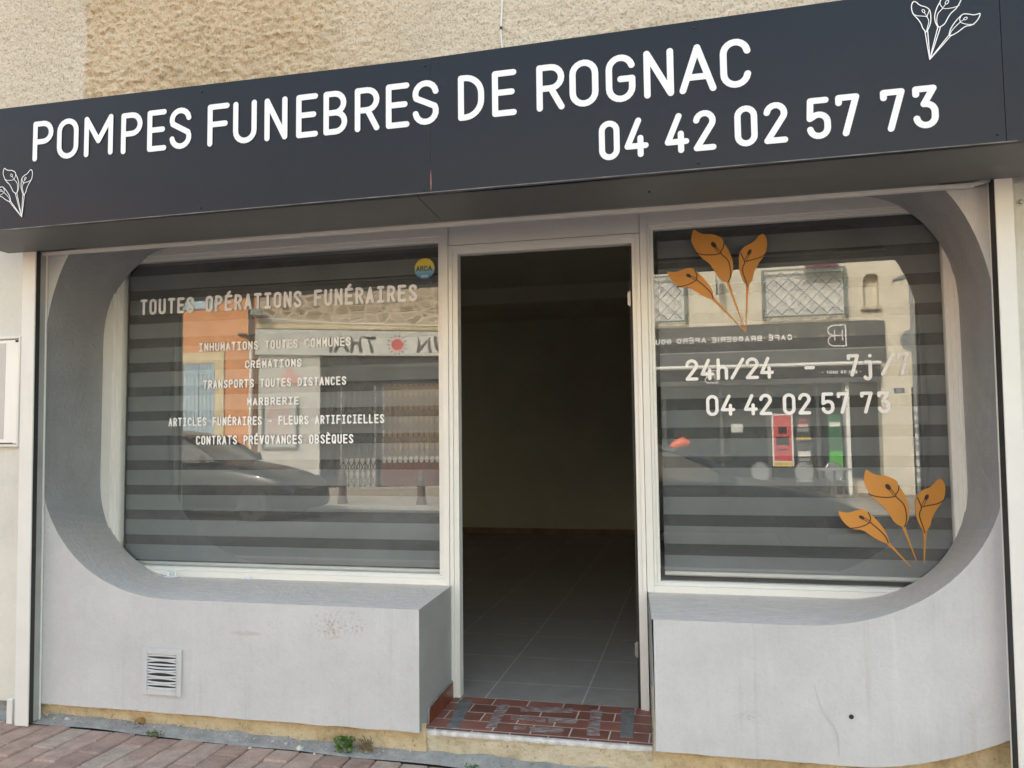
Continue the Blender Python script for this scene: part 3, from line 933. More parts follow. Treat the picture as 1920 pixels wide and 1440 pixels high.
# the rest of the house: side and back walls, roof, and the dark room behind the door
b = MB()
b.box(-9, -8.8, -0.2, 8, -0.4, 6.2).box(7.8, 8, -0.2, 8, -0.4, 6.2).box(-8.8, 7.8, 7.8, 8, -0.4, 6.2)
b.build('side_wall', M['roughcast'], shop)
b = MB(); b.add([(-9.2, -0.9, 6.2), (8.2, -0.9, 6.2), (8.2, 4, 7.0), (-9.2, 4, 7.0), (8.2, 8.4, 6.2), (-9.2, 8.4, 6.2),
                 (-9.2, -0.9, 6.1), (8.2, -0.9, 6.1), (8.2, 8.4, 6.1), (-9.2, 8.4, 6.1)],
                [(0, 1, 2, 3), (3, 2, 4, 5), (6, 9, 8, 7), (0, 6, 7, 1), (5, 4, 8, 9), (0, 3, 5, 9, 6), (1, 7, 8, 4, 2)])
b.build('roof', M['roof'], shop)
b = MB(); b.box(-2.9, 3.2, 0.02, 6.4, -0.25, -0.001)
b.build('room_floor', M['floor_tile'], shop)
b = MB(); b.box(-2.9, -2.7, 0.1, 6.4, -0.2, 2.9).box(2.9, 3.2, 0.1, 6.4, -0.2, 2.9).box(-2.9, 3.2, 6.2, 6.5, -0.2, 2.9).box(-2.9, 3.2, 0.1, 6.4, 2.72, 2.95)
b.build('room_wall', M['room'], shop)
b = MB(); b.box(-2.7, 2.9, 3.9, 4.2, 2.56, 2.72)
b.build('ceiling_beam', M['room'], shop)
M['skirt'] = mat('worn_skirting', (0.34, 0.28, 0.22), 0.8, 0.2, 6)
b = MB(); b.box(-2.7, 2.9, 6.17, 6.2, 0.0, 0.07)
b.build('skirting', M['skirt'], shop)

# ------------------------------------------------------------------ shop windows and doorway frame
def frame_rect(mb, x0, x1, z0, z1, wl, wr, wb, wt, y0, y1):
    mb.box(x0, x0 + wl, y0, y1, z0, z1).box(x1 - wr, x1, y0, y1, z0, z1)
    mb.box(x0 + wl, x1 - wr, y0 + 0.0006, y1, z0, z0 + wb).box(x0 + wl, x1 - wr, y0 + 0.0006, y1, z1 - wt, z1)

winL = thing('shop_window', 'wide left shop window lettered with funeral services in white', 'window', (-1.0, 0, 0.53))
b = MB()
frame_rect(b, -2.06, -0.047, 0.531, 2.300, 0.095, 0.030, 0.030, 0.055, -0.022, 0.05)
frame_rect(b, -1.965, -0.077, 0.561, 2.245, 0.020, 0.012, 0.014, 0.018, -0.010, 0.045)
frame_rect(b, -1.945, -0.089, 0.575, 2.227, 0.022, 0.0135, 0.004, 0.008, -0.003, 0.04)
b.box(-0.0495, -0.0475, -0.0225, -0.0005, 0.535, 2.30)
b.build('frame', M['alu'], winL, bevel=0.002)
gp = MB(); gp.quad((-1.93, 0.012, 0.57), (-0.098, 0.012, 0.57), (-0.098, 0.012, 2.225), (-1.93, 0.012, 2.225))
glL = gp.build('glass_pane', M['glass'], winL)
GY = 0.0085          # the lettering is stuck to the outer face of the glass
for txt, xa, xb, z0, z1, t in (('TOUTES OPÉRATIONS FUNÉRAIRES', -1.821, -0.218, 1.929, 2.016, 0.0150),
                               ('INHUMATIONS TOUTES COMMUNES', -1.454, -0.578, 1.716, 1.762, 0.0080),
                               ('CRÉMATIONS', -1.177, -0.851, 1.618, 1.660, 0.0080),
                               ('TRANSPORTS TOUTES DISTANCES', -1.425, -0.602, 1.517, 1.562, 0.0080),
                               ('MARBRERIE', -1.163, -0.865, 1.422, 1.4625, 0.0080),
                               ('ARTICLES FUNÉRAIRES - FLEURS ARTIFICIELLES', -1.632, -0.395, 1.319, 1.365, 0.0080),
                               ('CONTRATS PRÉVOYANCES OBSÈQUES', -1.463, -0.562, 1.219, 1.2665, 0.0080)):
    b = MB(); line_text(b, txt, xa, xb, z0, z1, t, GY, 0.22)
    b.build('lettering', M['white_film'], winL)
# round association sticker
m, n, l, bs = _nodes('sticker_print')
tc = n.new('ShaderNodeTexCoord'); sp_ = n.new('ShaderNodeSeparateXYZ'); l.new(tc.outputs['Object'], sp_.inputs[0])
l.new(_ramp(n, l, _mr(n, l, sp_.outputs['Z'], 1.50, 1.62), [(0.0, (0.03, 0.10, 0.30)), (0.18, (0.05, 0.28, 0.55)), (0.45, (0.30, 0.52, 0.50)), (0.58, (0.72, 0.62, 0.10)), (1.0, (0.78, 0.58, 0.04))]), bs.inputs['Base Color'])
bs.inputs['Roughness'].default_value = 0.4
b = MB(); b.disc(-0.178, 0.0085, 2.0915, 0.053, 0.053, 36)
stk = b.build('round_sticker', m, winL)
b = MB()
for ch, xa, xb in (('A', -0.222, -0.203), ('R', -0.200, -0.184), ('C', -0.181, -0.162), ('A', -0.160, -0.138)):
    put(b, ch, xa, xb, 2.078, 2.106, 0.0042, 0.0085 - 0.0008)
M['navy'] = mat('navy_print', (0.012, 0.03, 0.11), 0.5)
b.build('sticker_name', M['navy'], stk)
b = MB()
for i, ch in enumerate('2022'):
    put(b, ch, -0.196 + i * 0.0095, -0.1885 + i * 0.0095, 2.047, 2.059, 0.0022, 0.0085 - 0.0008)
b.build('sticker_year', M['white'], stk)

winR = thing('shop_window', 'right shop window with orange lily decals and phone number', 'window', (1.6, 0, 0.53))
b = MB()
frame_rect(b, 0.8955, 2.30, 0.531, 2.300, 0.031, 0.075, 0.030, 0.070, -0.022, 0.05)
frame_rect(b, 0.9265, 2.225, 0.561, 2.230, 0.0145, 0.018, 0.014, 0.014, -0.010, 0.045)
frame_rect(b, 0.941, 2.207, 0.575, 2.216, 0.014, 0.018, 0.004, 0.008, -0.003, 0.04)
b.build('frame', M['alu'], winR, bevel=0.002)
gp = MB(); gp.quad((0.950, 0.012, 0.57), (2.195, 0.012, 0.57), (2.195, 0.012, 2.215), (0.950, 0.012, 2.215))
glR = gp.build('glass_pane', M['glass'], winR)
b = MB()
hrs = [('2', 1.089, 1.147), ('4', 1.157, 1.218), ('h', 1.229, 1.279), ('/', 1.289, 1.352), ('2', 1.356, 1.414), ('4', 1.419, 1.478), ('-', 1.605, 1.657), ('7', 1.787, 1.838), ('j', 1.850, 1.894), ('/', 1.925, 1.982), ('7', 1.989, 2.039)]
for ch, xa, xb in hrs:
    put(b, ch, xa, xb, 1.493, 1.592, 0.0145, GY)
b.build('lettering', M['white_film'], winR)
b = MB()
for ch, xa, xb in zip('0442025773', (1.178, 1.242, 1.344, 1.411, 1.512, 1.577, 1.675, 1.740, 1.836, 1.906), (1.233, 1.306, 1.404, 1.466, 1.566, 1.631, 1.729, 1.790, 1.888, 1.957)):
    put(b, ch, xa, xb, 1.329, 1.425, 0.0145, GY)
b.build('lettering', M['white_film'], winR)

# lily artwork, origin at the point where the stems meet
LILY = {
 'big': [(-0.22, 0.488), (-0.231, 0.449), (-0.226, 0.42), (-0.207, 0.382), (-0.185, 0.353), (-0.155, 0.327), (-0.132, 0.293), (-0.114, 0.26), (-0.095, 0.243), (-0.073, 0.234), (-0.061, 0.245), (-0.049, 0.28), (-0.047, 0.32), (-0.054, 0.352), (-0.068, 0.389), (-0.083, 0.414), (-0.094, 0.439), (-0.113, 0.453), (-0.143, 0.463), (-0.174, 0.465), (-0.197, 0.475)],
 'right': [(0.089, 0.448), (0.103, 0.426), (0.104, 0.39), (0.093, 0.351), (0.066, 0.313), (0.046, 0.275), (0.037, 0.243), (0.026, 0.224), (0.014, 0.209), (-0.004, 0.238), (-0.018, 0.278), (-0.021, 0.326), (-0.016, 0.366), (-0.004, 0.385), (0.016, 0.4), (0.039, 0.41), (0.058, 0.425), (0.07, 0.44)],
 'left': [(-0.342, 0.301), (-0.331, 0.298), (-0.303, 0.295), (-0.276, 0.303), (-0.248, 0.31), (-0.229, 0.307), (-0.213, 0.294), (-0.191, 0.272), (-0.165, 0.239), (-0.146, 0.206), (-0.136, 0.169), (-0.144, 0.16), (-0.166, 0.167), (-0.197, 0.184), (-0.227, 0.206), (-0.25, 0.218), (-0.285, 0.221), (-0.312, 0.239), (-0.332, 0.264), (-0.343, 0.289)]}
LINES = [[(-0.211, 0.378), (-0.177, 0.368), (-0.13, 0.365), (-0.1, 0.371)],
 [(-0.085, 0.417), (-0.089, 0.395), (-0.1, 0.371), (-0.07, 0.337), (-0.06, 0.297), (-0.061, 0.257), (-0.071, 0.234)],
 [(0.101, 0.359), (0.074, 0.34), (0.036, 0.331), (0.004, 0.323)],
 [(-0.012, 0.366), (0.004, 0.323), (-0.004, 0.301), (-0.005, 0.278), (0.004, 0.245), (0.014, 0.209)],
 [(-0.301, 0.224), (-0.266, 0.228), (-0.234, 0.239), (-0.211, 0.253)],
 [(-0.219, 0.297), (-0.209, 0.273), (-0.211, 0.253), (-0.18, 0.224), (-0.15, 0.19), (-0.14, 0.161)]]
SPADIX = [((-0.131, 0.412), (-0.103, 0.373), 0.010, 0.015), ((0.027, 0.367), (0.007, 0.326), 0.008, 0.014), ((-0.247, 0.274), (-0.213, 0.254), 0.008, 0.013)]
STEMS = [(-0.073, 0.236), (0.014, 0.211), (-0.141, 0.163)]

def lily_decal(ox, oz, s, parent, cut=0.0):
    GY = 0.0085        # these decals sit on the outer face
    tr = lambda P: [(ox + x * s, oz + z * s) for x, z in P]
    b = MB()
    for k in LILY:
        b.flat(tr(smooth_poly(LILY[k])), GY)
    for i, st in enumerate(STEMS):
        e = (st[0] * cut, st[1] * cut)
        P = tr([(e[0] + (st[0] - e[0]) * q / 8, e[1] + (st[1] - e[1]) * q / 8) for q in range(9)])
        b.ribbon(P, [0.004 + 0.0008 * q + 0.0004 * max(0, q - 5) ** 2 for q in range(9)], GY - 0.0001 * (i + 1))
    o = b.build('lily_decal', M['orange_vinyl'], parent)
    b = MB()
    for P in LINES:
        b.ribbon(tr(smooth_poly(P, False)), 0.0045, GY - 0.0008 - 0.0001 * LINES.index(P))
    for i, (c, e, ra, rb_) in enumerate(SPADIX):
        a = math.atan2(e[1] - c[1], e[0] - c[0])
        b.disc(ox + c[0] * s, GY - 0.0016, oz + c[1] * s, rb_ * s, ra * s, 20, a)
        nx_, nz_ = -math.sin(a) * 0.004, math.cos(a) * 0.004
        for q in (-1, 1):
            b.ribbon(tr([(c[0] + nx_ * q, c[1] + nz_ * q), (e[0] + nx_ * q, e[1] + nz_ * q)]), 0.0028, GY - 0.0017 - 0.0001 * q)
    b.build('petal_line', M['brown_line'], o)
    return o
lily_decal(1.362, 1.708, 1.0, winR)
lily_decal(2.060, 0.614, 0.96, winR, cut=0.36)

# door frame with the glazed door folded back into the room
door = thing('door_frame', 'narrow aluminium frame of the open shop doorway', 'door frame', (0.42, 0, 0))
b = MB()
b.box(-0.0455, -0.026, -0.018, 0.05, 0.0, 2.1915).box(-0.026, 0.0, -0.010, 0.045, 0.0, 2.150)
b.box(0.855, 0.874, -0.010, 0.045, 0.0, 2.150).box(0.874, 0.8935, -0.018, 0.05, 0.0, 2.1915)
b.box(-0.026, 0.874, -0.018, 0.05, 2.172, 2.1915).box(-0.026, 0.874, -0.010, 0.045, 2.150, 2.172)
b.build('jamb', M['alu'], door, bevel=0.002)
b = MB(); b.box(-0.0455, 0.8935, -0.014, 0.05, 2.1945, 2.300)
b.build('transom', M['alu'], door, bevel=0.002)
b = MB(); b.box(0.8425, 0.8545, 0.001, 0.04, 0.004, 2.135)
b.build('gasket', M['seam'], door)
leaf = MB(); frame_rect(leaf, 0.05, 0.90, 0.006, 2.14, 0.07, 0.07, 0.12, 0.08, -0.02, 0.02)
leaf.v = [(0.862 + p[1], p[0], p[2]) for p in leaf.v]
lf = leaf.build('door_leaf', M['alu'], door, bevel=0.002)
g = MB(); g.quad((0.862, 0.12, 0.126), (0.862, 0.83, 0.126), (0.862, 0.83, 2.06), (0.862, 0.12, 2.06))
g.build('door_glass', M['glass'], lf)
for z in (0.266, 1.887):
    b = MB(); b.tube([(0.842, 0.004, z - 0.035), (0.842, 0.004, z + 0.035)], 0.006, 10)
    b.box(0.832, 0.842, 0.002, 0.008, z - 0.03, z + 0.03)
    b.build('hinge', M['zinc'], door)
b = MB()
b.ribbon([(-0.044, 0.42), (-0.046, 0.30), (-0.0435, 0.22)], 0.006, -0.0195).ribbon([(-0.0435, 0.16), (-0.041, 0.09)], 0.007, -0.0195)
b.build('sealant', M['white_paint'], door)

# ------------------------------------------------------------------ striped roller blinds
def blind(x0, x1, zt, zb, phase, label, y=0.075):
    t = thing('roller_blind', label, 'blind', ((x0 + x1) / 2, y, zb), 0, 'striped roller blinds behind the shop windows')
    P, D = 0.1345, 0.0525
    li, da = MB(), MB()
    z = phase
    while z < zt: z += P
    while z > zb - P:
        a, c = min(zt, z), max(zb, z - D)
        if a > c: da.box(x0, x1, y, y + 0.002, c, a)
        a, c = min(zt, z - D), max(zb, z - P)
        if a > c: li.box(x0, x1, y - 0.0025, y + 0.001, c, a)
        z -= P
    li.build('opaque_band', M['blind_light'], t)
    da.build('sheer_band', M['blind_dark'], t)
    b = MB(); b.tube([(x0, y, zb - 0.012), (x1, y, zb - 0.012)], 0.011, 10)
    b.build('bottom_bar', M['alu'], t)
    b = MB(); b.tube([(x0, y + 0.03, zt + 0.03), (x1, y + 0.03, zt + 0.03)], 0.03, 12)
    b.build('roller_tube', M['blind_dark'], t)
blind(-1.94, -0.085, 2.26, 0.592, 1.943, 'grey and charcoal striped blind behind the lettered left window')
blind(0.972, 2.205, 2.26, 0.615, 1.143, 'grey and charcoal striped blind behind the lily decal window')

# ------------------------------------------------------------------ fascia sign
sign = thing('fascia_sign', 'long slate fascia sign with funeral shop name and phone number', 'sign', (0.2, -0.9, 2.175))
SB = lambda x: 2.1745 + 0.010 * max(0, (x - 0.6) / 1.5)
STp = lambda x: 2.7085 + (0.012 * (0.17 - x) / 2 if x < 0.17 else 0.022 * (x - 0.17) / 1.4)
def panel(x0, x1, y0=-0.9, y1=-0.9, tilt=0):
    b = MB()
    n = 10
    for i in range(n + 1):
        x = x0 + (x1 - x0) * i / n; y = y0 + (y1 - y0) * i / n
        b.v += [(x, y, SB(x)), (x, y, STp(x)), (x, y + 0.02, STp(x)), (x, y + 0.02, SB(x))]
    for i in range(n):
        for j in range(4):
            o = i * 4
            b.f.append((o + j, o + (j + 1) % 4, o + 4 + (j + 1) % 4, o + 4 + j))
    b.f.append((0, 1, 2, 3)); e = n * 4; b.f.append((e, e + 3, e + 2, e + 1))
    return b.build('panel', M['sign'], sign)
panel(-2.12, 0.1672); panel(0.1692, 2.139, -0.9012, -0.9); panel(2.1405, 3.6, -0.9015, -0.925)
b = MB(); b.box(0.1655, 0.1710, -0.8985, -0.88, 2.176, 2.705)
b.build('panel_joint', M['brown_line'], sign)
b = MB(); b.ribbon([(0.1684, 2.19), (0.1686, 2.215), (0.1682, 2.245), (0.1684, 2.27)], [0.003, 0.006, 0.004, 0.001], -0.9018)
M['rust'] = mat('rust_stain', (0.25, 0.12, 0.10), 0.8, 0.3, 60)
M['drip'] = mat('worn_sheet_edge', (0.09, 0.085, 0.085), 0.6, 0.4, 9, c2=(0.24, 0.22, 0.21))
b.build('rust_streak', M['rust'], sign)
def soff(x0a, x1a, x0b, x1b):
    b = MB()
    b.add([(x0a, -0.879, SB(x0a) + 0.004), (x1a, -0.879, SB(x1a) + 0.004), (x1b, -0.56, 2.165), (x0b, -0.56, 2.165),
           (x0a, -0.879, SB(x0a) + 0.03), (x1a, -0.879, SB(x1a) + 0.03), (x1b, -0.56, 2.195), (x0b, -0.56, 2.195)],
          [(0, 1, 2, 3), (4, 7, 6, 5), (0, 4, 5, 1), (1, 5, 6, 2), (2, 6, 7, 3), (3, 7, 4, 0)])
    return b.build('soffit', M['soffit'], sign)
soff(-2.12, 0.1015, -2.12, 0.0985); soff(0.1045, 3.6, 0.1015, 3.6)
b = MB()
for xa_, xb_ in ((-2.118, 0.17), (0.17, 3.6)):
    b.quad((xa_, -0.882, STp(xa_) - 0.006), (xb_, -0.882, STp(xb_) - 0.006), (xb_, -0.46, STp(xb_) - 0.004), (xa_, -0.46, STp(xa_) - 0.004))
b.build('top_cover', M['sign'], sign)
b = MB(); b.box(-2.12, -2.112, -0.879, -0.475, 2.20, 2.69)
b.build('end_cap', M['sign'], sign)
b = MB(); b.box(-2.118, 3.6, -0.902, -0.896, 2.1705, 2.1742)
b.v = [(p[0], p[1], p[2] + SB(p[0]) - 2.1745) for p in b.v]
b.build('drip_edge', M['drip'], sign)
SY = -0.9028
name_ = [('P', -1.656, -1.551), ('O', -1.531, -1.422), ('M', -1.393, -1.249), ('P', -1.21, -1.106), ('E', -1.082, -0.99), ('S', -0.975, -0.872), ('F', -0.797, -0.696), ('U', -0.679, -0.572), ('N', -0.537, -0.435), ('E', -0.397, -0.302), ('B', -0.278, -0.176), ('R', -0.144, -0.041), ('E', -0.014, 0.083), ('S', 0.096, 0.202), ('D', 0.279, 0.382), ('E', 0.413, 0.508), ('R', 0.584, 0.689), ('O', 0.708, 0.815), ('G', 0.842, 0.949), ('N', 0.979, 1.085), ('A', 1.104, 1.232), ('C', 1.246, 1.351)]
for a_, e_ in ((0, 6), (6, 14), (14, 16), (16, 22)):
    b = MB()
    for ch, xa, xb in name_[a_:e_]:
        q = (xa + 1.65) / 3.0
        z0 = 2.464 - 0.020 * math.sin(math.pi * min(1, q))
        put(b, ch, xa, xb, z0, z0 + 0.177, 0.0235, SY)
    b.build('name_lettering', M['white'], sign)
ph_ = list(zip('0442025773', (0.813, 0.905, 1.048, 1.148, 1.289, 1.387, 1.528, 1.622, 1.764, 1.864), (0.888, 0.991, 1.133, 1.226, 1.366, 1.466, 1.606, 1.699, 1.841, 1.942)))
for a_ in range(0, 10, 2):
    b = MB()
    for ch, xa, xb in ph_[a_:a_ + 2]:
        z0 = 2.243 + 0.013 * (xa - 0.82) / 1.1
        put(b, ch, xa, xb, z0, z0 + 0.146, 0.0215, SY)
    b.build('phone_lettering', M['white'], sign)
def lily_lines(ox, oz, s, sx):
    tr = lambda P: [(ox + x * s * sx, oz + z * s) for x, z in P]
    b = MB()
    i = 0
    for k in LILY:
        b.ribbon(tr(smooth_poly(LILY[k])), 0.0032, SY - 0.0001 * i, True); i += 1
    for P in LINES:
        b.ribbon(tr(smooth_poly(P, False)), 0.0024, SY - 0.0001 * i); i += 1
    for c, e, ra, rb_ in SPADIX:
        a = math.atan2(e[1] - c[1], (e[0] - c[0]))
        L = [(c[0] + rb_ * math.cos(q * math.pi / 6) * math.cos(a) - ra * math.sin(q * math.pi / 6) * math.sin(a),
              c[1] + rb_ * math.cos(q * math.pi / 6) * math.sin(a) + ra * math.sin(q * math.pi / 6) * math.cos(a)) for q in range(12)]
        b.ribbon(tr(L), 0.0024, SY - 0.0001 * i, True); i += 1
        b.ribbon(tr([(c[0] + (e[0] - c[0]) * 0.4, c[1] + (e[1] - c[1]) * 0.4), e]), 0.002, SY - 0.0001 * i); i += 1
    for st in STEMS:
        for off in (-0.009, 0.009):
            b.ribbon(tr([(st[0] + off, st[1]), (st[0] * 0.4 + off * 0.5, st[1] * 0.4), (0, 0)]), 0.003, SY - 0.0001 * i); i += 1
    b.build('lily_emblem', M['white'], sign)
lily_lines(-1.702, 2.223, 0.46, 1)
lily_lines(1.922, 2.488, 0.46, -1)
for x, z in ((-0.829, 2.686), (-0.826, 2.196), (0.144, 2.679), (0.198, 2.685), (0.138, 2.191), (0.196, 2.190), (1.16, 2.700), (1.163, 2.205), (2.115, 2.215)):
    b = MB(); b.lathe([(0.0045, 0), (0.004, 0.002), (0.002, 0.003)], 0, 0, 10)
    b.v = [(x + p[0], -0.9015 - p[2], z + p[1]) for p in b.v]
    b.build('screw', M['screw'], sign)
b = MB(); b.lathe([(0.004, 0), (0.004, 0.003), (0.001, 0.004)], 0.98, -0.72, 10)
b.v = [(p[0], p[1], 2.171 - (p[2])) for p in b.v]
b.build('screw', M['screw'], sign)

# ------------------------------------------------------------------ rolled-up shutter: guide rails and end slat
sh = thing('roller_shutter', 'rolled up shutter with white guide rails beside the shopfront', 'shutter', (0.1, -0.52, 0))
def rail(x0t, x1t, x0b, x1b, zb, side):
    b = MB()
    def pr(xa, xb, ya, yb, z0=None):
        z0 = zb if z0 is None else z0
        d0, d1 = xa, xb
        lean0 = (x0b - x0t); lean1 = (x1b - x1t)
        b.add([(d0 + lean0, ya, z0), (d1 + lean0, ya, z0), (d1 + lean0, yb, z0), (d0 + lean0, yb, z0), (d0, ya, 2.19), (d1, ya, 2.19), (d1, yb, 2.19), (d0, yb, 2.19)],
              [(0, 3, 2, 1), (4, 5, 6, 7), (0, 1, 5, 4), (1, 2, 6, 5), (2, 3, 7, 6), (3, 0, 4, 7)])
    pr(x0t, x1t, -0.556, -0.548)
    if side < 0:
        pr(x0t, x0t + 0.006, -0.548, -0.478); pr(x0t + 0.006, x1t, -0.486, -0.478)
    else:
        pr(x1t - 0.006, x1t, -0.548, -0.478); pr(x0t, x1t - 0.006, -0.486, -0.478)
    r_ = b.build('guide_rail', M['white_paint'], sh, bevel=0.0015)
    c = MB()
    if side < 0: c.box(x0t + 0.03, x1t - 0.003, -0.546, -0.520, zb + 0.01, 2.18)
    else: c.box(x0t + 0.003, x1t - 0.03, -0.546, -0.488, zb + 0.01, 2.18)
    c.v = [(p[0] + (x0b - x0t) * (2.19 - p[2]) / 2.3, p[1], p[2]) for p in c.v]
    c.build('channel_liner', M['seam'], r_)
    if side < 0:
        c = MB(); c.box(x0t + 0.03, x1t - 0.004, -0.519, -0.488, zb + 0.012, 2.175)
        c.v = [(p[0] + (x0b - x0t) * (2.19 - p[2]) / 2.3, p[1], p[2]) for p in c.v]
        c.build('channel_back', M['cheek'], r_)
rail(-2.040, -1.966, -2.012, -1.938, -0.078, -1)
rail(2.2165, 2.276, 2.198, 2.257, -0.16, 1)
b = MB()
b.box(-1.975, 2.165, -0.512, -0.484, 2.158, 2.1615).box(-1.975, 2.165, -0.512, -0.509, 2.1615, 2.172)
b.add([(2.165, -0.512, 2.158), (2.215, -0.520, 2.168), (2.215, -0.520, 2.185), (2.165, -0.512, 2.172)], [(0, 1, 2, 3)])
b.add([(-1.975, -0.512, 2.158), (-2.000, -0.520, 2.168), (-2.000, -0.520, 2.175), (-1.975, -0.512, 2.172)], [(0, 1, 2, 3)])
b.build('end_slat', M['white_paint'], sh)
b = MB()
for k in range(6):
    b.box(-1.99, 2.2, -0.503 + 0.001 * (k % 2), -0.495, 2.182 + k * 0.055, 2.182 + k * 0.055 + 0.05)
b.build('curtain', M['soffit'], sh)
b = MB(); b.box(-2.075, -2.042, -0.540, -0.475, -0.085, 0.035)
b.build('rail_foot', M['white_paint'], sh, bevel=0.003)

# ------------------------------------------------------------------ small things on the facade
vent = thing('vent_grille', 'pale square ventilation grille with bent slats low on the wall', 'vent', (-1.28, WY, 0.085))
b = MB()
vx0, vx1, vz0, vz1 = -1.383, -1.181, 0.082, 0.291
frame_rect(b, vx0, vx1, vz0, vz1, 0.022, 0.022, 0.024, 0.022, WY - 0.011, WY - 0.001)
frame_rect(b, vx0 + 0.022, vx1 - 0.022, vz0 + 0.024, vz1 - 0.022, 0.004, 0.004, 0.004, 0.004, WY - 0.0125, WY - 0.002)
b.build('grille_frame', M['plaster'], vent, bevel=0.003)
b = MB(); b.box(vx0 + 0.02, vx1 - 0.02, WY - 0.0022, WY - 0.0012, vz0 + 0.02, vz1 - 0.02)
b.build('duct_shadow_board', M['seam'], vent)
random.seed(12)
ns = 12
for k in range(ns):
    z = vz0 + 0.034 + (vz1 - vz0 - 0.066) * k / (ns - 1)
    sag = random.choice([0, 0.001, 0.002, -0.003, 0.004, -0.004])
    if k in (5, 9): sag = 0.006
    if k in (6, 10): sag = -0.004
    b = MB()
    for i in range(13):
        t_ = i / 12
        x = vx0 + 0.0265 + (vx1 - vx0 - 0.053) * t_
        d = sag * math.sin(math.pi * t_)
        b.v += [(x, WY - 0.0115, z - 0.0030 + d), (x, WY - 0.006, z + 0.0034 + d), (x, WY - 0.0048, z + 0.0022 + d), (x, WY - 0.0103, z - 0.0042 + d)]
    for i in range(12):
        for j in range(4):
            o = i * 4
            b.f.append((o + j, o + (j + 1) % 4, o + 4 + (j + 1) % 4, o + 4 + j))
    b.build('slat', M['plaster'], vent)

mt = thing('meter_box', 'white meter cabinet door set in the left flank wall', 'meter box', (-2.25, -0.47, 1.23))
b = MB(); frame_rect(b, -2.62, -2.105, 1.222, 1.768, 0.012, 0.012, 0.012, 0.012, -0.490, -0.468)
b.build('cabinet_frame', M['white_paint'], mt, bevel=0.003)
b = MB(); b.box(-2.606, -2.1200, -0.484, -0.468, 1.238, 1.750)
cd_ = b.build('cabinet_door', M['meter'], mt, bevel=0.003)
b = MB(); b.box(-2.59, -2.195, -0.4855, -0.483, 1.26, 1.735)
b.build('viewing_pane', M['pane'], cd_)
b = MB(); b.box(-2.138, -2.119, -0.4865, -0.4845, 1.738, 1.7485); b.build('door_latch', M['brown_line'], mt)
b = MB(); b.box(-2.60, -2.14, -0.4865, -0.4845, 1.2385, 1.2425)
b.build('hinge_gap', M['brown_line'], mt)

b = MB(); b.tube([(0.361, -0.492, 4.2), (0.360, -0.494, 3.15), (0.352, -0.494, 3.02), (0.351, -0.494, 2.99), (0.353, -0.495, 2.95), (0.36, -0.494, 2.91), (0.372, -0.492, 2.84), (0.37, -0.49, 2.70)], 0.0042, 8)
M['cablew'] = mat('white_cable', (0.75, 0.74, 0.72), 0.45, 0.04)
cb = thing('wall_cable', 'thin white cable hanging down the roughcast wall to the sign', 'cable', (0.36, -0.49, 2.7))
b.build('cable_run', M['cablew'], cb, smooth=True)
b = MB(); b.tube([(0.352, -0.494, 3.005), (0.352, -0.494, 3.017)], 0.0062, 8)
b.build('cable_clip', M['screw'], cb)
bl = MB(); bl.lathe([(0.014, 0), (0.014, 0.003), (0.008, 0.003), (0.008, 0.009), (0.005, 0.011)], 0, 0, 12)
bl.v = [(2.328 + p[0], -0.471 - p[2], 2.095 + p[1]) for p in bl.v]
tag(bl.build('wall_bolt', M['zinc'], None, smooth=False), 'zinc bolt head on the right flank wall under the sign', 'bolt')

# ------------------------------------------------------------------ doorstep
step = thing('doorstep', 'doorstep with red tiles, grey tape strips and limestone riser', 'doorstep', (0.45, -0.2, -0.12))
b = MB(); b.add([(-0.036, -0.412, -0.02), (0.930, -0.412, -0.02), (0.896, 0.012, -0.02), (-0.036, 0.012, -0.02), (-0.036, -0.412, 0.0), (0.930, -0.412, 0.0), (0.896, 0.012, 0.0), (-0.036, 0.012, 0.0)],
                [(0, 3, 2, 1), (4, 5, 6, 7), (0, 1, 5, 4), (1, 2, 6, 5), (2, 3, 7, 6), (3, 0, 4, 7)])
b.build('tread', M['step_tile'], step)
b = MB(); b.box(-0.038, 0.934, -0.440, -0.4125, -0.022, 0.0015)
b.build('edge_trim', mat('worn_white_edge', (0.60, 0.55, 0.50), 0.8, 0.3, 25, c2=(0.78, 0.76, 0.74), bump=0.5, bscale=90, bdist=0.004), step, bevel=0.008)
rough_strip(-0.045, 0.946, -0.012, -0.30, -0.434, 0.012, M['riser'], 'riser', step)
TAPE = [[[0.006, -0.044], [0.068, -0.032], [0.105, -0.384], [0.053, -0.395]], [[0.199, -0.069], [0.252, -0.059], [0.263, -0.353], [0.221, -0.361]], [[0.31, -0.072], [0.547, -0.049], [0.551, -0.107], [0.319, -0.13]], [[0.293, -0.2], [0.451, -0.2], [0.457, -0.239], [0.302, -0.239]], [[0.465, -0.193], [0.592, -0.19], [0.587, -0.235], [0.47, -0.241]], [[0.333, -0.318], [0.385, -0.307], [0.389, -0.342], [0.341, -0.352]], [[0.406, -0.314], [0.548, -0.306], [0.551, -0.351], [0.413, -0.364]], [[0.633, -0.056], [0.685, -0.053], [0.705, -0.352], [0.654, -0.357]], [[0.766, -0.018], [0.827, -0.018], [0.844, -0.348], [0.794, -0.354]]]
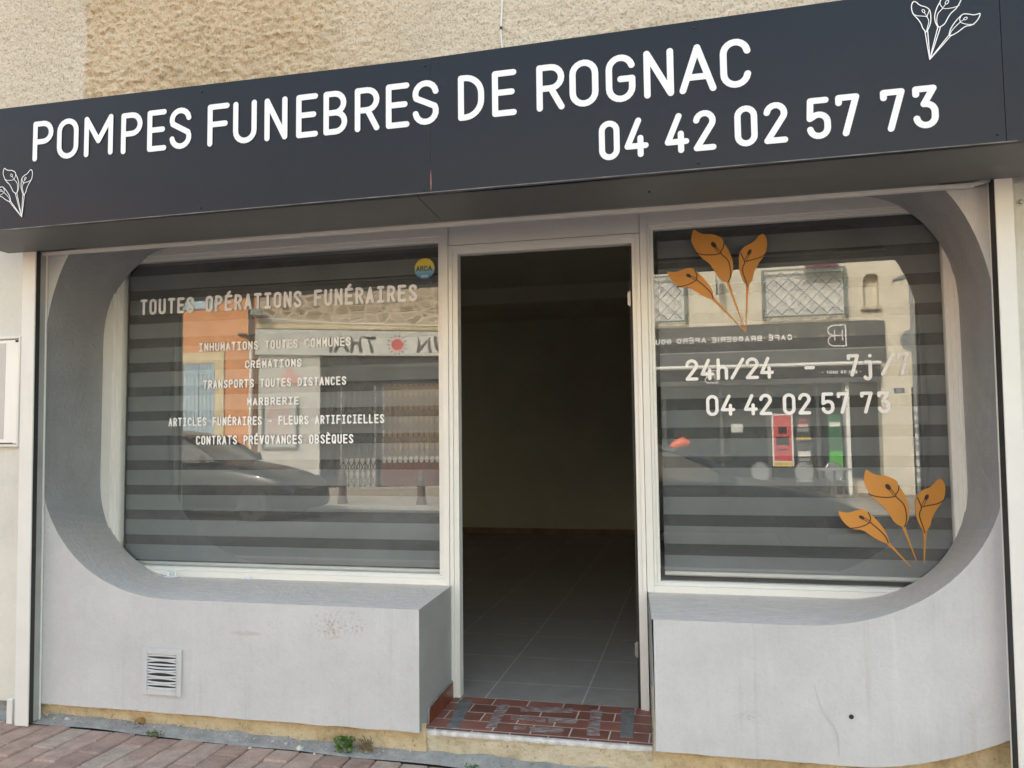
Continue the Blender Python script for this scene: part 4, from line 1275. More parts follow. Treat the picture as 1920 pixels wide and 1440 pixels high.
def mat_tape(worn):
    m, n, l, b_ = _nodes('worn_grip_tape' if worn else 'grip_tape')
    v = _map(n, l, (1, 1, 1))
    t = _noise(n, l, v, 30, 6, 0.7)
    t2 = _noise(n, l, _map(n, l, (12, 60, 1)), 2.0, 5, 0.7)
    if worn:
        c = _ramp(n, l, t2.outputs['Fac'], [(0.44, (0.25, 0.105, 0.078)), (0.53, (0.28, 0.25, 0.24)), (0.66, (0.46, 0.44, 0.44))])
    else:
        c = _ramp(n, l, t.outputs['Fac'], [(0.25, (0.12, 0.115, 0.11)), (0.5, (0.19, 0.185, 0.18)), (0.75, (0.26, 0.255, 0.25))])
    l.new(c, b_.inputs['Base Color'])
    b_.inputs['Roughness'].default_value = 0.85
    _bump(n, l, b_, t.outputs['Fac'], 0.4, 0.002)
    return m
MT0, MT1 = mat_tape(False), mat_tape(True)
random.seed(5)
for i, q in enumerate(TAPE):
    b = MB()
    # ragged outline
    P = []
    for k in range(4):
        a, c = q[k], q[(k + 1) % 4]
        nn_ = max(3, int(math.dist(a, c) / 0.02))
        for s in range(nn_):
            t_ = s / nn_
            j = 0.0025 if i in (0, 8) else 0.004
            P.append((a[0] + (c[0] - a[0]) * t_ + random.uniform(-j, j), a[1] + (c[1] - a[1]) * t_ + random.uniform(-j, j)))
    P.reverse()
    b.slab(P, -0.0005, 0.0016)
    b.build('grip_tape', MT0 if i in (0, 8) else MT1, step)
b = MB(); b.prism([(-0.366, 0.0), (-0.195, 0.0), (-0.195, 0.072), (-0.352, 0.066), (-0.362, 0.056)], 0, 0.009)
b.v = [(-0.0405 + p[1], p[0], p[2]) for p in b.v]
b.build('skirting_tile', M['skirt_tile'], step, bevel=0.002)
b = MB(); b.prism([(-0.188, 0.0), (-0.02, 0.0), (-0.02, 0.074), (-0.188, 0.072)], 0, 0.009)
b.v = [(-0.0405 + p[1], p[0], p[2]) for p in b.v]
b.build('skirting_tile', M['skirt_tile'], step, bevel=0.002)
b = MB(); b.tube([(-0.036, -0.372, 0.0), (-0.036, -0.368, 0.058), (-0.036, -0.352, 0.072), (-0.036, -0.19, 0.078), (-0.036, -0.02, 0.080)], 0.004, 6)
b.build('mortar_joint', M['cement'], step)

# ------------------------------------------------------------------ weeds, pebbles, litter at the wall foot
random.seed(21)
def leafy(mb, cx, cy, cz, n, rad, hgt, size):
    for i in range(n):
        a = random.uniform(0, 6.28); r_ = rad * math.sqrt(random.random())
        p = Vector((cx + r_ * math.cos(a), cy + r_ * math.sin(a) * 0.55, cz + random.random() * hgt))
        s = size * random.uniform(0.6, 1.2)
        d = Vector((random.uniform(-1, 1), random.uniform(-1.2, 0.4), random.uniform(-0.2, 0.9))).normalized()
        e = d.cross(Vector((random.uniform(-1, 1), random.uniform(-1, 1), random.uniform(-1, 1)))).normalized()
        q = [p, p + d * s * 0.35 + e * s * 0.42, p + d * s * 0.8 + e * s * 0.3, p + d * s, p + d * s * 0.8 - e * s * 0.3, p + d * s * 0.35 - e * s * 0.42]
        mb.add(q, [(0, 1, 2, 3, 4, 5)])
g0 = gz(-0.37)
wd = thing('weed', 'small green weed growing from the cement joint beside the doorstep', 'weed', (-0.37, -0.47, g0))
b = MB(); leafy(b, -0.375, -0.485, g0 + 0.010, 130, 0.042, 0.060, 0.017); b.build('foliage', M['leaf'], wd)
b = MB()
for i in range(9):
    a = random.uniform(0, 6.28)
    b.tube([(-0.37, -0.468, g0), (-0.37 + 0.02 * math.cos(a), -0.475 + 0.012 * math.sin(a), g0 + 0.04), (-0.37 + 0.04 * math.cos(a), -0.485 + 0.02 * math.sin(a), g0 + 0.075)], 0.0012, 5)
b.build('stem', M['leaf'], wd)
dw = MB()
for i in range(110):
    a = random.uniform(0, 6.28); r_ = random.uniform(0.01, 0.045)
    p = (-0.285 + r_ * math.cos(a) * 0.9, -0.462 - abs(r_ * math.sin(a)) * 0.5, gz(-0.28) + 0.015 + random.random() * 0.04)
    q = (p[0] + random.uniform(-0.02, 0.02), p[1] + random.uniform(-0.02, 0.005), p[2] + random.uniform(-0.015, 0.03))
    dw.tube([p, ((p[0] + q[0]) / 2 + 0.004, (p[1] + q[1]) / 2, (p[2] + q[2]) / 2 + 0.004), q], 0.0013, 4)
tag(dw.build('dry_weed', M['dry']), 'dried brown weed tuft right of the green weed', 'weed')
ms = MB(); leafy(ms, -1.29, -0.505, gz(-1.29) + 0.004, 70, 0.045, 0.01, 0.010)
tag(ms.build('weed', mat('moss', (0.13, 0.15, 0.04), 0.9, 0.3, 40)), 'tiny mossy sprout in the paver joint under the vent', 'weed')
ms = MB(); leafy(ms, 0.20, -0.505, gz(0.2) + 0.004, 40, 0.03, 0.012, 0.010)
tag(ms.build('weed', M['leaf']), 'tiny green sprout at the foot of the limestone riser', 'weed')
def pebble(x, y, r_, label, m=None, grp='stones scattered along the cement strip', nm='pebble'):
    b = MB()
    z = gz(x) + r_ * 0.35 + (0.012 if y > -0.48 else 0.0)
    n1, n2 = 7, 10
    sd = random.uniform(0, 99)
    for i in range(n1 + 1):
        th = math.pi * i / n1
        for j in range(n2):
            ph = 2 * math.pi * j / n2
            d = Vector((math.sin(th) * math.cos(ph), math.sin(th) * math.sin(ph), math.cos(th)))
            k = r_ * (1 + 0.55 * noise.noise(d * 1.3 + Vector((sd, 0, 0))))
            b.v.append((x + d.x * k * 1.25, y + d.y * k * 0.9, z + d.z * k * 0.75))
    for i in range(n1):
        for j in range(n2):
            b.f.append((i * n2 + j, i * n2 + (j + 1) % n2, (i + 1) * n2 + (j + 1) % n2, (i + 1) * n2 + j))
    return tag(b.build(nm, m or M['pebble']), label, 'stone', grp)
pebble(-0.586, -0.487, 0.015, 'largest white stone on the cement strip between vent and weed', nm='stone')
pebble(-0.655, -0.478, 0.008, 'small grey stone just left of the largest white stone')
pebble(-0.725, -0.470, 0.007, 'small pale stone between the vent and the largest white stone')
pebble(-0.79, -0.458, 0.006, 'tiny chip of stone below the right side of the front wall stain')
pebble(-0.90, -0.472, 0.007, 'tiny grey stone alone under the wall right of the vent')
pebble(-1.80, -0.465, 0.014, 'grey broken stone near the foot of the left guide rail', nm='stone')
pebble(-1.74, -0.455, 0.006, 'tiny white chip right of the broken stone by the left rail')
pebble(-1.87, -0.468, 0.008, 'pale chip touching the foot of the left guide rail')
pebble(-1.62, -0.452, 0.010, 'white flat chip between the left rail and the dead leaf', nm='stone')
pebble(-1.36, -0.456, 0.006, 'tiny stone in the dirt under the vent grille')
pebble(-0.50, -0.520, 0.006, 'tiny white stone lying on the pavers left of the weed')
pebble(-0.80, -0.53, 0.007, 'small white stone lying on a paver in front of the wall')
random.seed(31)
gr = MB()
for i in range(420):
    x = random.uniform(-1.95, -0.05); y = random.uniform(-0.498, -0.448)
    s = random.uniform(0.0012, 0.0042)
    z = gz(x) + 0.012 + (y + 0.5) * 0.75
    gr.add([(x - s, y - s, z), (x + s, y - s * 0.6, z), (x + s * 0.4, y + s, z), (x, y, z + s * 1.4)], [(0, 1, 3), (1, 2, 3), (2, 0, 3)])
tag(gr.build('grit', mat('grit', (0.34, 0.28, 0.21), 0.9, 0.5, 90, c2=(0.62, 0.58, 0.52))), 'loose grit and crumbs along the wall foot', 'grit', kind='stuff')
lf_ = MB()
for i in range(9):
    t_ = i / 8
    wv = 0.018 * math.sin(math.pi * t_) + 0.002
    lf_.v += [(-1.44 + 0.05 * t_, -0.463 - wv * 0.5, gz(-1.42) + 0.028 + 0.012 * math.sin(3 * t_)), (-1.44 + 0.05 * t_, -0.458, gz(-1.42) + 0.036 + 0.012 * math.sin(3 * t_)), (-1.44 + 0.05 * t_, -0.452 + wv * 0.3, gz(-1.42) + 0.042 + 0.012 * math.sin(3 * t_))]
for i in range(8):
    for j in range(2):
        o = i * 3 + j
        lf_.f.append((o, o + 3, o + 4, o + 1))
tag(lf_.build('dead_leaf', M['brownleaf']), 'curled brown dead leaf against the wall left of the vent', 'leaf')
b = MB(); b.lathe([(0.045, 0), (0.04, 0.004), (0.012, 0.006)], -1.56, -0.05, 16)
b.v = [(p[0], -0.05 + (p[1] + 0.05) * 0.5, p[2] + 0.5345) for p in b.v]
b.tube([(-1.575, -0.05, 0.538), (-1.575, -0.05, 0.562)], 0.007, 10).tube([(-1.535, -0.045, 0.538), (-1.535, -0.045, 0.556)], 0.006, 10)
M['clear'] = mat('clear_plastic', (0.78, 0.80, 0.86), 0.25, 0.03)
tag(b.build('plastic_hook', M['clear']), 'whitish plastic suction hook lying on the left sill corner', 'hook')
b = MB(); b.box(-1.15, -1.10, -0.045, -0.030, 0.532, 0.538).box(-1.125, -1.105, -0.045, -0.035, 0.538, 0.544)
tag(b.build('plastic_scrap', M['clear'], bevel=0.002), 'small scrap of clear plastic in the middle of the left sill', 'litter')

# ================================================================== the other side of the street (seen mirrored in the glass)
M['ochre'] = mat('orange_house_wash', (0.62, 0.30, 0.14), 0.9, 0.10, 1.5, bump=0.2, bscale=30)
M['stone_trim'] = mat('cream_stone_trim', (0.62, 0.54, 0.36), 0.9, 0.12, 5)
M['blue_shutter'] = mat('pale_blue_shutter_paint', (0.34, 0.46, 0.56), 0.6, 0.10, 4)
M['rubble'] = mat_rubble('rubble_stone')
M['rest_white'] = mat('restaurant_white_paint', (0.62, 0.64, 0.62), 0.8, 0.06, 2)
M['rest_sign'] = mat('restaurant_sign_board', (0.60, 0.63, 0.62), 0.5, 0.04, 2)
M['ink'] = mat('dark_ink', (0.035, 0.035, 0.035), 0.6)
M['sun_red'] = mat('red_print', (0.55, 0.05, 0.05), 0.6, 0.05)
M['sun_pink'] = mat('pink_print', (0.80, 0.45, 0.42), 0.6, 0.05)
M['gate'] = mat('folding_gate_metal', (0.07, 0.065, 0.06), 0.6, 0.2)
M['door_dark'] = mat('dark_shop_interior', (0.045, 0.045, 0.045), 0.7, 0.2)
M['curtain'] = mat('ochre_curtain', (0.42, 0.28, 0.14), 0.9, 0.35, 4)
M['redwall'] = mat('red_low_wall', (0.36, 0.07, 0.04), 0.8, 0.2, 6)
M['beige'] = mat('cafe_beige_wall', (0.70, 0.66, 0.55), 0.9, 0.08, 1.5, bump=0.2, bscale=20)
M['charcoal'] = mat('cafe_charcoal_front', (0.055, 0.058, 0.062), 0.6, 0.12, 2)
M['rail_paint'] = mat('grey_green_railing', (0.16, 0.22, 0.22), 0.5, 0.1)
M['rail_board'] = mat('white_balcony_board', (0.78, 0.79, 0.78), 0.8, 0.08, 2)
M['flower'] = mat('dark_red_flower', (0.20, 0.02, 0.05), 0.8, 0.4, 30)
M['grey_metal'] = mat('grey_metal', (0.30, 0.33, 0.34), 0.45, 0.1, metal=0.3)
M['gold'] = mat('gold_paint', (0.50, 0.36, 0.08), 0.5)
M['green'] = mat('green_poster', (0.02, 0.13, 0.06), 0.6)
M['bright_green'] = mat('bright_green_print', (0.08, 0.45, 0.06), 0.6)
M['yellow'] = mat('yellow_print', (0.65, 0.48, 0.05), 0.6)
M['cast'] = mat('brown_cast_iron', (0.12, 0.075, 0.06), 0.6, 0.15)
M['orange_plastic'] = mat('orange_plastic', (0.85, 0.13, 0.02), 0.4, 0.05)
M['chrome'] = mat('polished_aluminium', (0.55, 0.55, 0.55), 0.25, 0.05, metal=0.9)
def mat_car(name, c):
    m, n, l, b = _nodes(name)
    b.inputs['Base Color'].default_value = (*c, 1)
    b.inputs['Metallic'].default_value = 0.0
    b.inputs['Roughness'].default_value = 0.3
    b.inputs['Coat Weight'].default_value = 0.12
    b.inputs['Specular IOR Level'].default_value = 0.25
    b.inputs['Coat Roughness'].default_value = 0.04
    t = _noise(n, l, _map(n, l), 300, 2)
    l.new(_ramp(n, l, t.outputs['Fac'], [(0.3, tuple(k * 0.85 for k in c)), (0.7, tuple(k * 1.15 for k in c))]), b.inputs['Base Color'])
    return m
M['car_black'] = mat_car('black_car_paint', (0.006, 0.0062, 0.007))
M['car_blue'] = mat_car('dark_blue_car_paint', (0.03, 0.04, 0.055))
M['car_glass'] = mat('car_window_glass', (0.02, 0.025, 0.025), 0.06, 0.05, spec=0.6)
M['rim'] = mat('dark_alloy', (0.012, 0.012, 0.012), 0.6, 0.1)
M['lamp_lens'] = mat('headlamp_lens', (0.06, 0.062, 0.062), 0.1, 0.1)

# --- orange house, its wall faces the shop at y = -17
FY = -17.0
oh = thing('orange_house', 'orange washed house with pale blue shutters and cream stone surround', 'house', (-14, FY, -0.3))
b = MB(); b.box(-24, -11.36, -25, FY, -0.4, 7.6); b.build('wall', M['ochre'], oh)
b = MB(); b.prism([(-24.2, 7.6), (-11.2, 7.6), (-11.2, 7.75), (-24.2, 7.75)], -25.2, FY + 0.35); b.build('roof', M['roof'], oh)
b = MB()
frame_rect(b, -14.05, -12.36, 1.10, 3.78, 0.33, 0.30, 0.16, 0.31, FY + 0.002, FY + 0.05)
wnd = b.build('window_surround', M['stone_trim'], oh)
for xa, xb in ((-13.71, -13.195), (-13.185, -12.67)):
    b = MB()
    nb = 4
    for k in range(nb):
        a = xa + (xb - xa) * k / nb
        b.box(a + 0.006, a + (xb - xa) / nb - 0.006, FY + 0.012, FY + 0.040, 1.28, 3.45)
    shu = b.build('shutter', M['blue_shutter'], oh)
    b = MB(); b.box(xa + 0.006, xb - 0.006, FY + 0.040, FY + 0.058, 3.12, 3.25).box(xa + 0.006, xb - 0.006, FY + 0.040, FY + 0.058, 1.70, 1.83)
    b.box(xa + 0.006, xb - 0.006, FY + 0.003, FY + 0.012, 1.28, 3.45)
    b.build('batten', M['blue_shutter'], shu)
b = MB(); b.box(-14.05, -12.36, FY + 0.001, FY + 0.02, 1.12, 1.26); b.build('sill', M['stone_trim'], oh)
for wx in (-20.5, -17.2, -13.2):
    b = MB(); b.box(wx - 0.55, wx + 0.55, FY + 0.002, FY + 0.05, 5.1, 6.8); b.build('shutter', M['blue_shutter'], oh)
dp = thing('downpipe', 'white rain pipe with dark cables at the corner of the orange house', 'downpipe', (-11.44, -16.9, -0.3))
b = MB(); b.tube([(-11.44, -16.9, -0.28), (-11.44, -16.9, 3.9)], 0.055, 12); b.build('pipe', M['white_paint'], dp, smooth=True)
b = MB()
for k in range(4):
    b.tube([(-11.50 + 0.03 * k, -16.93, 3.6), (-11.54 + 0.035 * k, -16.92, 4.6), (-11.58 + 0.03 * k, -16.93, 5.6), (-11.58 + 0.02 * k, -16.93, 7.4)], 0.022, 6)
b.tube([(-11.88, -16.95, 4.28), (-11.62, -16.88, 4.25), (-11.46, -16.86, 4.10)], 0.04, 6)
b.build('cable_bundle', M['ink'], dp)

# --- restaurant, its front turned away by about 23 degrees: local x runs along the front, local y towards the street
RZ = math.atan2(-0.38945, 0.92105)
def lmb():
    b = MB(); b.local = True
    return b
rs = thing('restaurant_building', 'rubble stone building with white restaurant ground floor', 'building', (-11.33, -17.0, 0), RZ)
b = lmb(); b.box(0.0, 8.2, -6, 0.0, 4.56, 8.2); b.build('stone_wall', M['rubble'], rs)
b = lmb(); b.box(0.0, 8.2, -0.02, 0.12, 4.42, 4.555); b.build('ledge', M['stone_trim'], rs, bevel=0.02)
b = lmb(); b.box(0.06, 1.80, -5.9, 0.0, -0.4, 4.41); b.build('ground_floor_wall', M['rest_white'], rs)
b = lmb(); b.box(1.80, 8.2, -6.0, -0.9, -0.4, 4.41); b.build('shop_interior', M['door_dark'], rs)
b = lmb(); b.box(1.80, 8.2, -0.9, -0.002, 3.36, 4.41); b.build('lintel', M['door_dark'], rs)
b = lmb(); b.box(-0.1, 8.2, -0.05, 0.35, -0.42, -0.24); b.build('front_step', M['kerb'], rs, bevel=0.02)
b = lmb(); b.box(2.38, 3.40, -0.62, -0.58, -0.30, 0.60); b.build('door_panel', M['white_paint'], rs)
b = lmb(); b.box(3.68, 8.0, -0.62, -0.58, 0.62, 2.86); b.build('curtain', M['curtain'], rs)
b = lmb(); b.box(3.58, 8.0, -0.60, -0.50, -0.30, 0.44); b.build('low_wall', M['redwall'], rs)
b = lmb(); b.box(3.58, 8.0, -0.60, -0.55, 0.44, 0.62); b.build('window_ledge', M['white_paint'], rs)
b = lmb()
for x in (2.40, 3.42, 3.66):
    b.box(x - 0.02, x + 0.02, -0.60, -0.55, -0.30, 2.80)
b.build('door_post', M['white_paint'], rs)
b = lmb(); b.box(-0.3, 8.4, -6.2, 0.25, 8.2, 8.35); b.build('roof', M['roof'], rs)
sg = thing('restaurant_sign', 'white sign board with brushed letters and a red sun over the folding gate', 'sign', (-11.33, -17.0, 3.66), RZ)
class SignMB(MB):
    local = True
def shift(mb):
    mb.v = [(p[0], p[1], p[2] - 3.66) for p in mb.v]
    return mb
b = lmb(); b.box(-0.03, 8.0, 0.01, 0.10, 3.66, 4.40); shift(b).build('board', M['rest_sign'], sg, bevel=0.01)
# brushed letters: tapered wedges, mirrored because the board faces the other way
def wedge(mb, pts, w_, y):
    mb.ribbon(smooth_poly(pts, False), w_, y)
YS = 0.104
b = lmb()
def brush(letter, ua, ub):
    """ua is the left edge as read from the street (larger local x)"""
    f = lambda x, z: (ua + (ub - ua) * x, 3.77 + 0.47 * z)
    W8 = [0.015, 0.03, 0.05, 0.065, 0.08, 0.09, 0.095, 0.10, 0.10, 0.10, 0.10, 0.10, 0.10]
    for pts in letter:
        wedge(b, [f(*p) for p in pts], W8, YS - 0.0002 * random.randint(1, 8))
T_ = [[(1.0, 0.98), (0.5, 0.86), (0.12, 0.88)], [(0.62, 0.90), (0.40, 0.45), (0.30, 0.02)]]
H_ = [[(0.08, 0.95), (0.20, 0.5), (0.10, 0.05)], [(0.95, 1.0), (0.80, 0.5), (0.92, 0.02)], [(0.10, 0.42), (0.5, 0.55), (0.85, 0.5)]]
A_ = [[(0.55, 1.0), (0.35, 0.5), (0.05, 0.05)], [(0.50, 0.98), (0.70, 0.5), (0.95, 0.03)], [(0.25, 0.30), (0.5, 0.38), (0.72, 0.35)]]
I_ = [[(0.5, 1.0), (0.45, 0.5), (0.55, 0.03)]]
S_ = [[(0.95, 0.95), (0.4, 0.9), (0.15, 0.7), (0.6, 0.5), (0.85, 0.25), (0.4, 0.05), (0.05, 0.12)]]
U_ = [[(0.1, 0.98), (0.15, 0.4), (0.45, 0.05), (0.8, 0.3), (0.9, 0.95)]]
N_ = [[(0.95, 1.0), (0.85, 0.5), (0.95, 0.05)], [(0.1, 0.95), (0.5, 0.5), (0.9, 0.1)], [(0.08, 0.95), (0.15, 0.5), (0.05, 0.05)]]
for L_, ua, ub in ((T_, 3.45, 3.03), (H_, 3.03, 2.68), (A_, 2.62, 2.22), (I_, 2.22, 2.02), (S_, 6.12, 5.72), (U_, 5.62, 5.16), (N_, 5.08, 4.66)):
    brush(L_, ua, ub)
    if L_ is I_ or L_ is N_:
        b.v = [(p[0], p[1] + 0.002, p[2]) for p in b.v]
        shift(b).build('brush_lettering', M['ink'], sg); b = lmb()
b = lmb(); b.disc(4.07, YS, 3.99, 0.215, 0.215, 30); shift(b).build('sun_halo', M['sun_pink'], sg)
b = lmb(); b.disc(4.07, YS + 0.001, 3.99, 0.175, 0.165, 30); shift(b).build('sun_disc', M['sun_red'], sg)
for k in range(14):
    a = 2 * math.pi * k / 14
    b = lmb()
    b.ribbon([(4.07 + 0.245 * math.cos(a), 3.99 + 0.245 * math.sin(a)), (4.07 + 0.29 * math.cos(a), 3.99 + 0.29 * math.sin(a))], 0.032, YS)
    shift(b).build('sun_ray', M['ink'], sg)
# orchid print and menu case on the white wall
orc = thing('flower_sign', 'pink five petal flower print on the white restaurant wall', 'sign', (-11.33, -17.0, 3.0), RZ)
b = lmb()
for k, (dx, dz, r1, r2) in enumerate(((0.0, 0.17, 0.10, 0.12), (-0.17, 0.02, 0.12, 0.09), (0.18, 0.03, 0.12, 0.09), (-0.10, -0.14, 0.10, 0.09), (0.12, -0.14, 0.10, 0.10))):
    b.disc(0.93 + dx, 0.012 + 0.0006 * k, dz, r1, r2, 20)
b.disc(0.93, 0.010, 0.0, 0.09, 0.09)
b.build('petal', M['sun_pink'], orc)
mn = thing('menu_case', 'framed menu case on the white restaurant wall', 'menu board', (-11.33, -17.0, 1.6), RZ)
b = lmb(); frame_rect(b, 0.16, 1.16, -0.68, 0.82, 0.05, 0.05, 0.05, 0.05, 0.002, 0.07); b.build('case_frame', M['grey_metal'], mn)
b = lmb(); b.box(0.21, 1.11, 0.002, 0.02, -0.63, 0.77); b.build('case_back', M['rest_sign'], mn)
b = lmb()
for k in range(14):
    b.box(0.34, 0.62, 0.021, 0.023, 0.58 - k * 0.075, 0.605 - k * 0.075).box(0.70, 0.94, 0.021, 0.023, 0.56 - k * 0.075, 0.585 - k * 0.075)
b.build('menu_line', M['sun_pink'], mn)
# folding lattice gate
gt = thing('folding_gate', 'black folding lattice gate closed across the restaurant front', 'gate', (-11.33, -17.0, -0.3), RZ)
b = lmb()
GX0, GX1, GZ = 1.84, 7.6, 3.2
npair = 36
st_ = (GX1 - GX0) / npair
for k in range(npair + 1):
    x = GX0 + st_ * k
    b.box(x - 0.016, x + 0.016, -0.22, -0.20, 0, GZ)
b.build('upright', M['gate'], gt)
b = lmb()
for k in range(npair):
    x = GX0 + st_ * k
    for zz in [0.05, 0.45, 0.85, 1.25, 1.65, 2.05, 2.45, 2.8]:
        for s in (0, 1):
            a = (x, zz + (0.38 if s else 0)); c = (x + st_, zz + (0 if s else 0.38))
            b.ribbon([a, c], 0.026, -0.198 + 0.002 * s)
b.build('lattice', M['gate'], gt)
lp = thing('wall_lamp', 'grey flood lamp on the corner between orange house and restaurant', 'lamp', (-11.33, -17.0, 4.86), RZ)
b = lmb(); b.prism([(-0.14, -0.10), (0.24, -0.10), (0.16, 0.12), (-0.10, 0.12)], 0.15, 0.45); b.build('lamp_head', M['grey_metal'], lp, bevel=0.02)
b = lmb(); b.tube([(0.05, 0.0, -0.06), (0.05, 0.2, -0.08)], 0.03, 8); b.build('bracket', M['grey_metal'], lp)
ac = MB(); P0 = Vector((-11.33, -17.0, 0)); dv = Vector((0.921, -0.389, 0)); nv = Vector((0.389, 0.921, 0))
ac.tube([tuple(P0 + dv * 0.2 + nv * 0.15 + Vector((0, 0, 4.72))), tuple(P0 + dv * 2.4 + nv * 0.14 + Vector((0, 0, 4.60))), tuple(P0 + dv * 6 + nv * 0.13 + Vector((0, 0, 4.57)))], 0.022, 6)
tag(ac.build('facade_cable', M['white_paint']), 'white cable sagging along the ledge of the stone wall', 'cable')
# gap filler house between restaurant and cafe
mid_h = thing('narrow_house', 'plain cream rendered house squeezed between restaurant and cafe', 'house', (-3.2, -19.0, -0.3))
b = MB(); b.box(-4.6, -2.62, -27, -17.2, -0.4, 7.8); b.build('wall', M['beige'], mid_h)
b = MB(); b.box(-4.7, -2.62, -27.2, -16.9, 7.8, 7.95); b.build('roof', M['roof'], mid_h)
b = MB(); b.box(-4.2, -3.1, -17.2, -17.15, -0.28, 2.0); b.build('door', M['blue_shutter'], mid_h)

# --- bollards
def bollard(loc):
    t = thing('bollard', 'brown cast iron bollard before the middle of the folding gate', 'bollard', loc, 0, 'bollards along the far kerb')
    b = MB()
    x, y, z = loc
    b.lathe([(0.115, z), (0.115, z + 0.09), (0.095, z + 0.12), (0.085, z + 0.52), (0.10, z + 0.54), (0.10, z + 0.60), (0.08, z + 0.62), (0.085, z + 0.68), (0.06, z + 0.75), (0.02, z + 0.78)], x, y, 16)
    b.build('post', M['cast'], t, smooth=True)
    b = MB(); b.lathe([(0.103, z + 0.40), (0.106, z + 0.42), (0.103, z + 0.44)], x, y, 16); b.build('ring', M['cast'], t)
    return t
b0 = bollard((-6.84, -13.25, -0.285))
copy_thing(b0, (-4.93, -13.25, -0.285), 0, 'brown cast iron bollard right of the gate seen in the left window glass')
copy_thing(b0, (-2.9, -13.25, -0.285), 0, 'brown cast iron bollard in front of the narrow cream house')

# --- cafe
cf = thing('cafe_building', 'beige cafe building with charcoal timber front and lattice balconies', 'cafe', (2, FY, -0.3))
WX0, WX1 = -2.6, 12.0
b = MB()
nx0, nx1, nz0, nz1 = 5.20, 5.56, 4.25, 5.10
b.box(WX0, nx0, FY - 0.5, FY, 3.96, 8.0).box(nx1, 6.20, FY - 0.5, FY, 3.96, 8.0).box(nx0, nx1, FY - 0.5, FY, nz1, 8.0).box(nx0, nx1, FY - 0.5, FY, 3.96, nz0)
b.box(nx0, nx1, FY - 0.5, FY - 0.24, nz0, nz1)
b.box(5.52, 6.20, FY - 0.5, FY, -0.4, 3.96).box(6.20, WX1, FY - 0.5, FY, 2.30, 8.0)
b.box(7.9, WX1, FY - 0.5, FY, -0.4, 2.30)
b.box(WX0, WX1, -27, FY - 0.5, -0.4, 8.0)
b.build('wall', M['beige'], cf)
b = MB(); b.add([(nx0, FY - 0.001, nz1), (nx0 + 0.09, FY - 0.001, nz1), (nx0, FY - 0.001, nz1 - 0.16)], [(0, 1, 2)])
b.build('niche_corner', M['beige'], cf); b = MB(); b.add([(nx1, FY - 0.001, nz1), (nx1 - 0.05, FY - 0.001, nz1), (nx1, FY - 0.001, nz1 - 0.08)], [(0, 1, 2)]); b.build('niche_corner', M['beige'], cf)
b = MB(); b.box(5.14, 5.58, FY - 0.2, FY + 0.10, 4.20, 4.248); b.build('niche_sill', M['kerb'], cf)
b = MB(); b.box(WX0 - 0.2, WX1 + 0.2, -27.2, FY + 0.4, 8.0, 8.2); b.build('roof', M['roof'], cf)
b = MB(); b.box(6.22, 7.88, FY - 0.3, FY - 0.26, -0.3, 2.28); b.build('side_door', M['charcoal'], cf)
b = MB(); b.box(WX0, 5.64, FY + 0.0, FY + 0.10, 2.96, 3.93); b.build('fascia', M['charcoal'], cf)
b = MB(); b.box(WX0, 5.64, FY + 0.10, FY + 0.125, 3.26, 3.285); b.build('fascia_bead', M['grey_metal'], cf)
b = MB(); b.box(WX0, 4.68, FY - 0.45, FY + 0.06, -0.35, 0.10).box(WX0, 5.52, FY - 0.45, FY + 0.02, 2.55, 2.955); b.build('shopfront', M['charcoal'], cf)
b = MB(); b.box(WX0, 5.52, FY - 0.45, FY - 0.40, 0.10, 2.55); b.build('window_glass', M['car_glass'], cf)
for x in (-1.2, 0.35, 1.75, 2.9, 4.05):
    b = MB(); b.box(x - 0.04, x + 0.04, FY - 0.40, FY + 0.03, 0.10, 2.55); b.build('mullion', M['charcoal'], cf)
b = MB(); b.box(4.69, 4.78, FY - 0.40, FY + 0.05, -0.35, 2.55); b.build('post', M['rail_board'], cf)
b = MB(); b.tube([(WX0, FY + 0.22, 2.90), (5.50, FY + 0.22, 2.90)], 0.045, 10); b.box(WX0, 5.5, FY + 0.125, FY + 0.20, 2.87, 2.95)
aw = b.build('awning_bar', M['rail_board'], cf)
b = MB(); b.box(WX0, 5.48, FY + 0.21, FY + 0.23, 2.44, 2.85); b.build('valance', M['charcoal'], cf)
TY = FY + 0.104
b = MB()
def right_to_left(mb, txt, xa, xb, z0, z1, t, y, narrow='I•'):
    """text read from the street: xa is its left end (larger x)"""
    wts = [0.35 if c in narrow else 0.6 if c == ' ' else 1.0 for c in txt]
    tot = sum(wts) + 0.28 * (len(txt) - 1)
    k = (xb - xa) / tot
    x = xa
    for c, q in zip(txt, wts):
        if c not in ' •':
            put(mb, '|' if c == 'I' else c, x, x + k * q, z0, z1, t, y, 0.0003)
        x += k * (q + 0.28)
for wd_, xa_, xb_ in (('CAFÉ', 3.50, 2.94), ('BRASSERIE', 2.79, 1.57), ('APÉRO', 1.43, 0.70), ('GOU', 0.56, 0.16)):
    b = MB(); right_to_left(b, wd_, xa_, xb_, 3.525, 3.665, 0.032, TY)
    b.build('fascia_lettering', M['white'], cf)
b = MB()
for x in (3.58, 2.86, 1.50):
    b = MB(); b.disc(x, TY, 3.60, 0.03, 0.03, 12); b.build('gold_dot', M['gold'], cf)
for x in (4.80, 4.14):
    b = MB(); b.box(x, x + 0.15, TY - 0.002, TY, 3.60, 3.615); b.build('gold_line', M['gold'], cf)
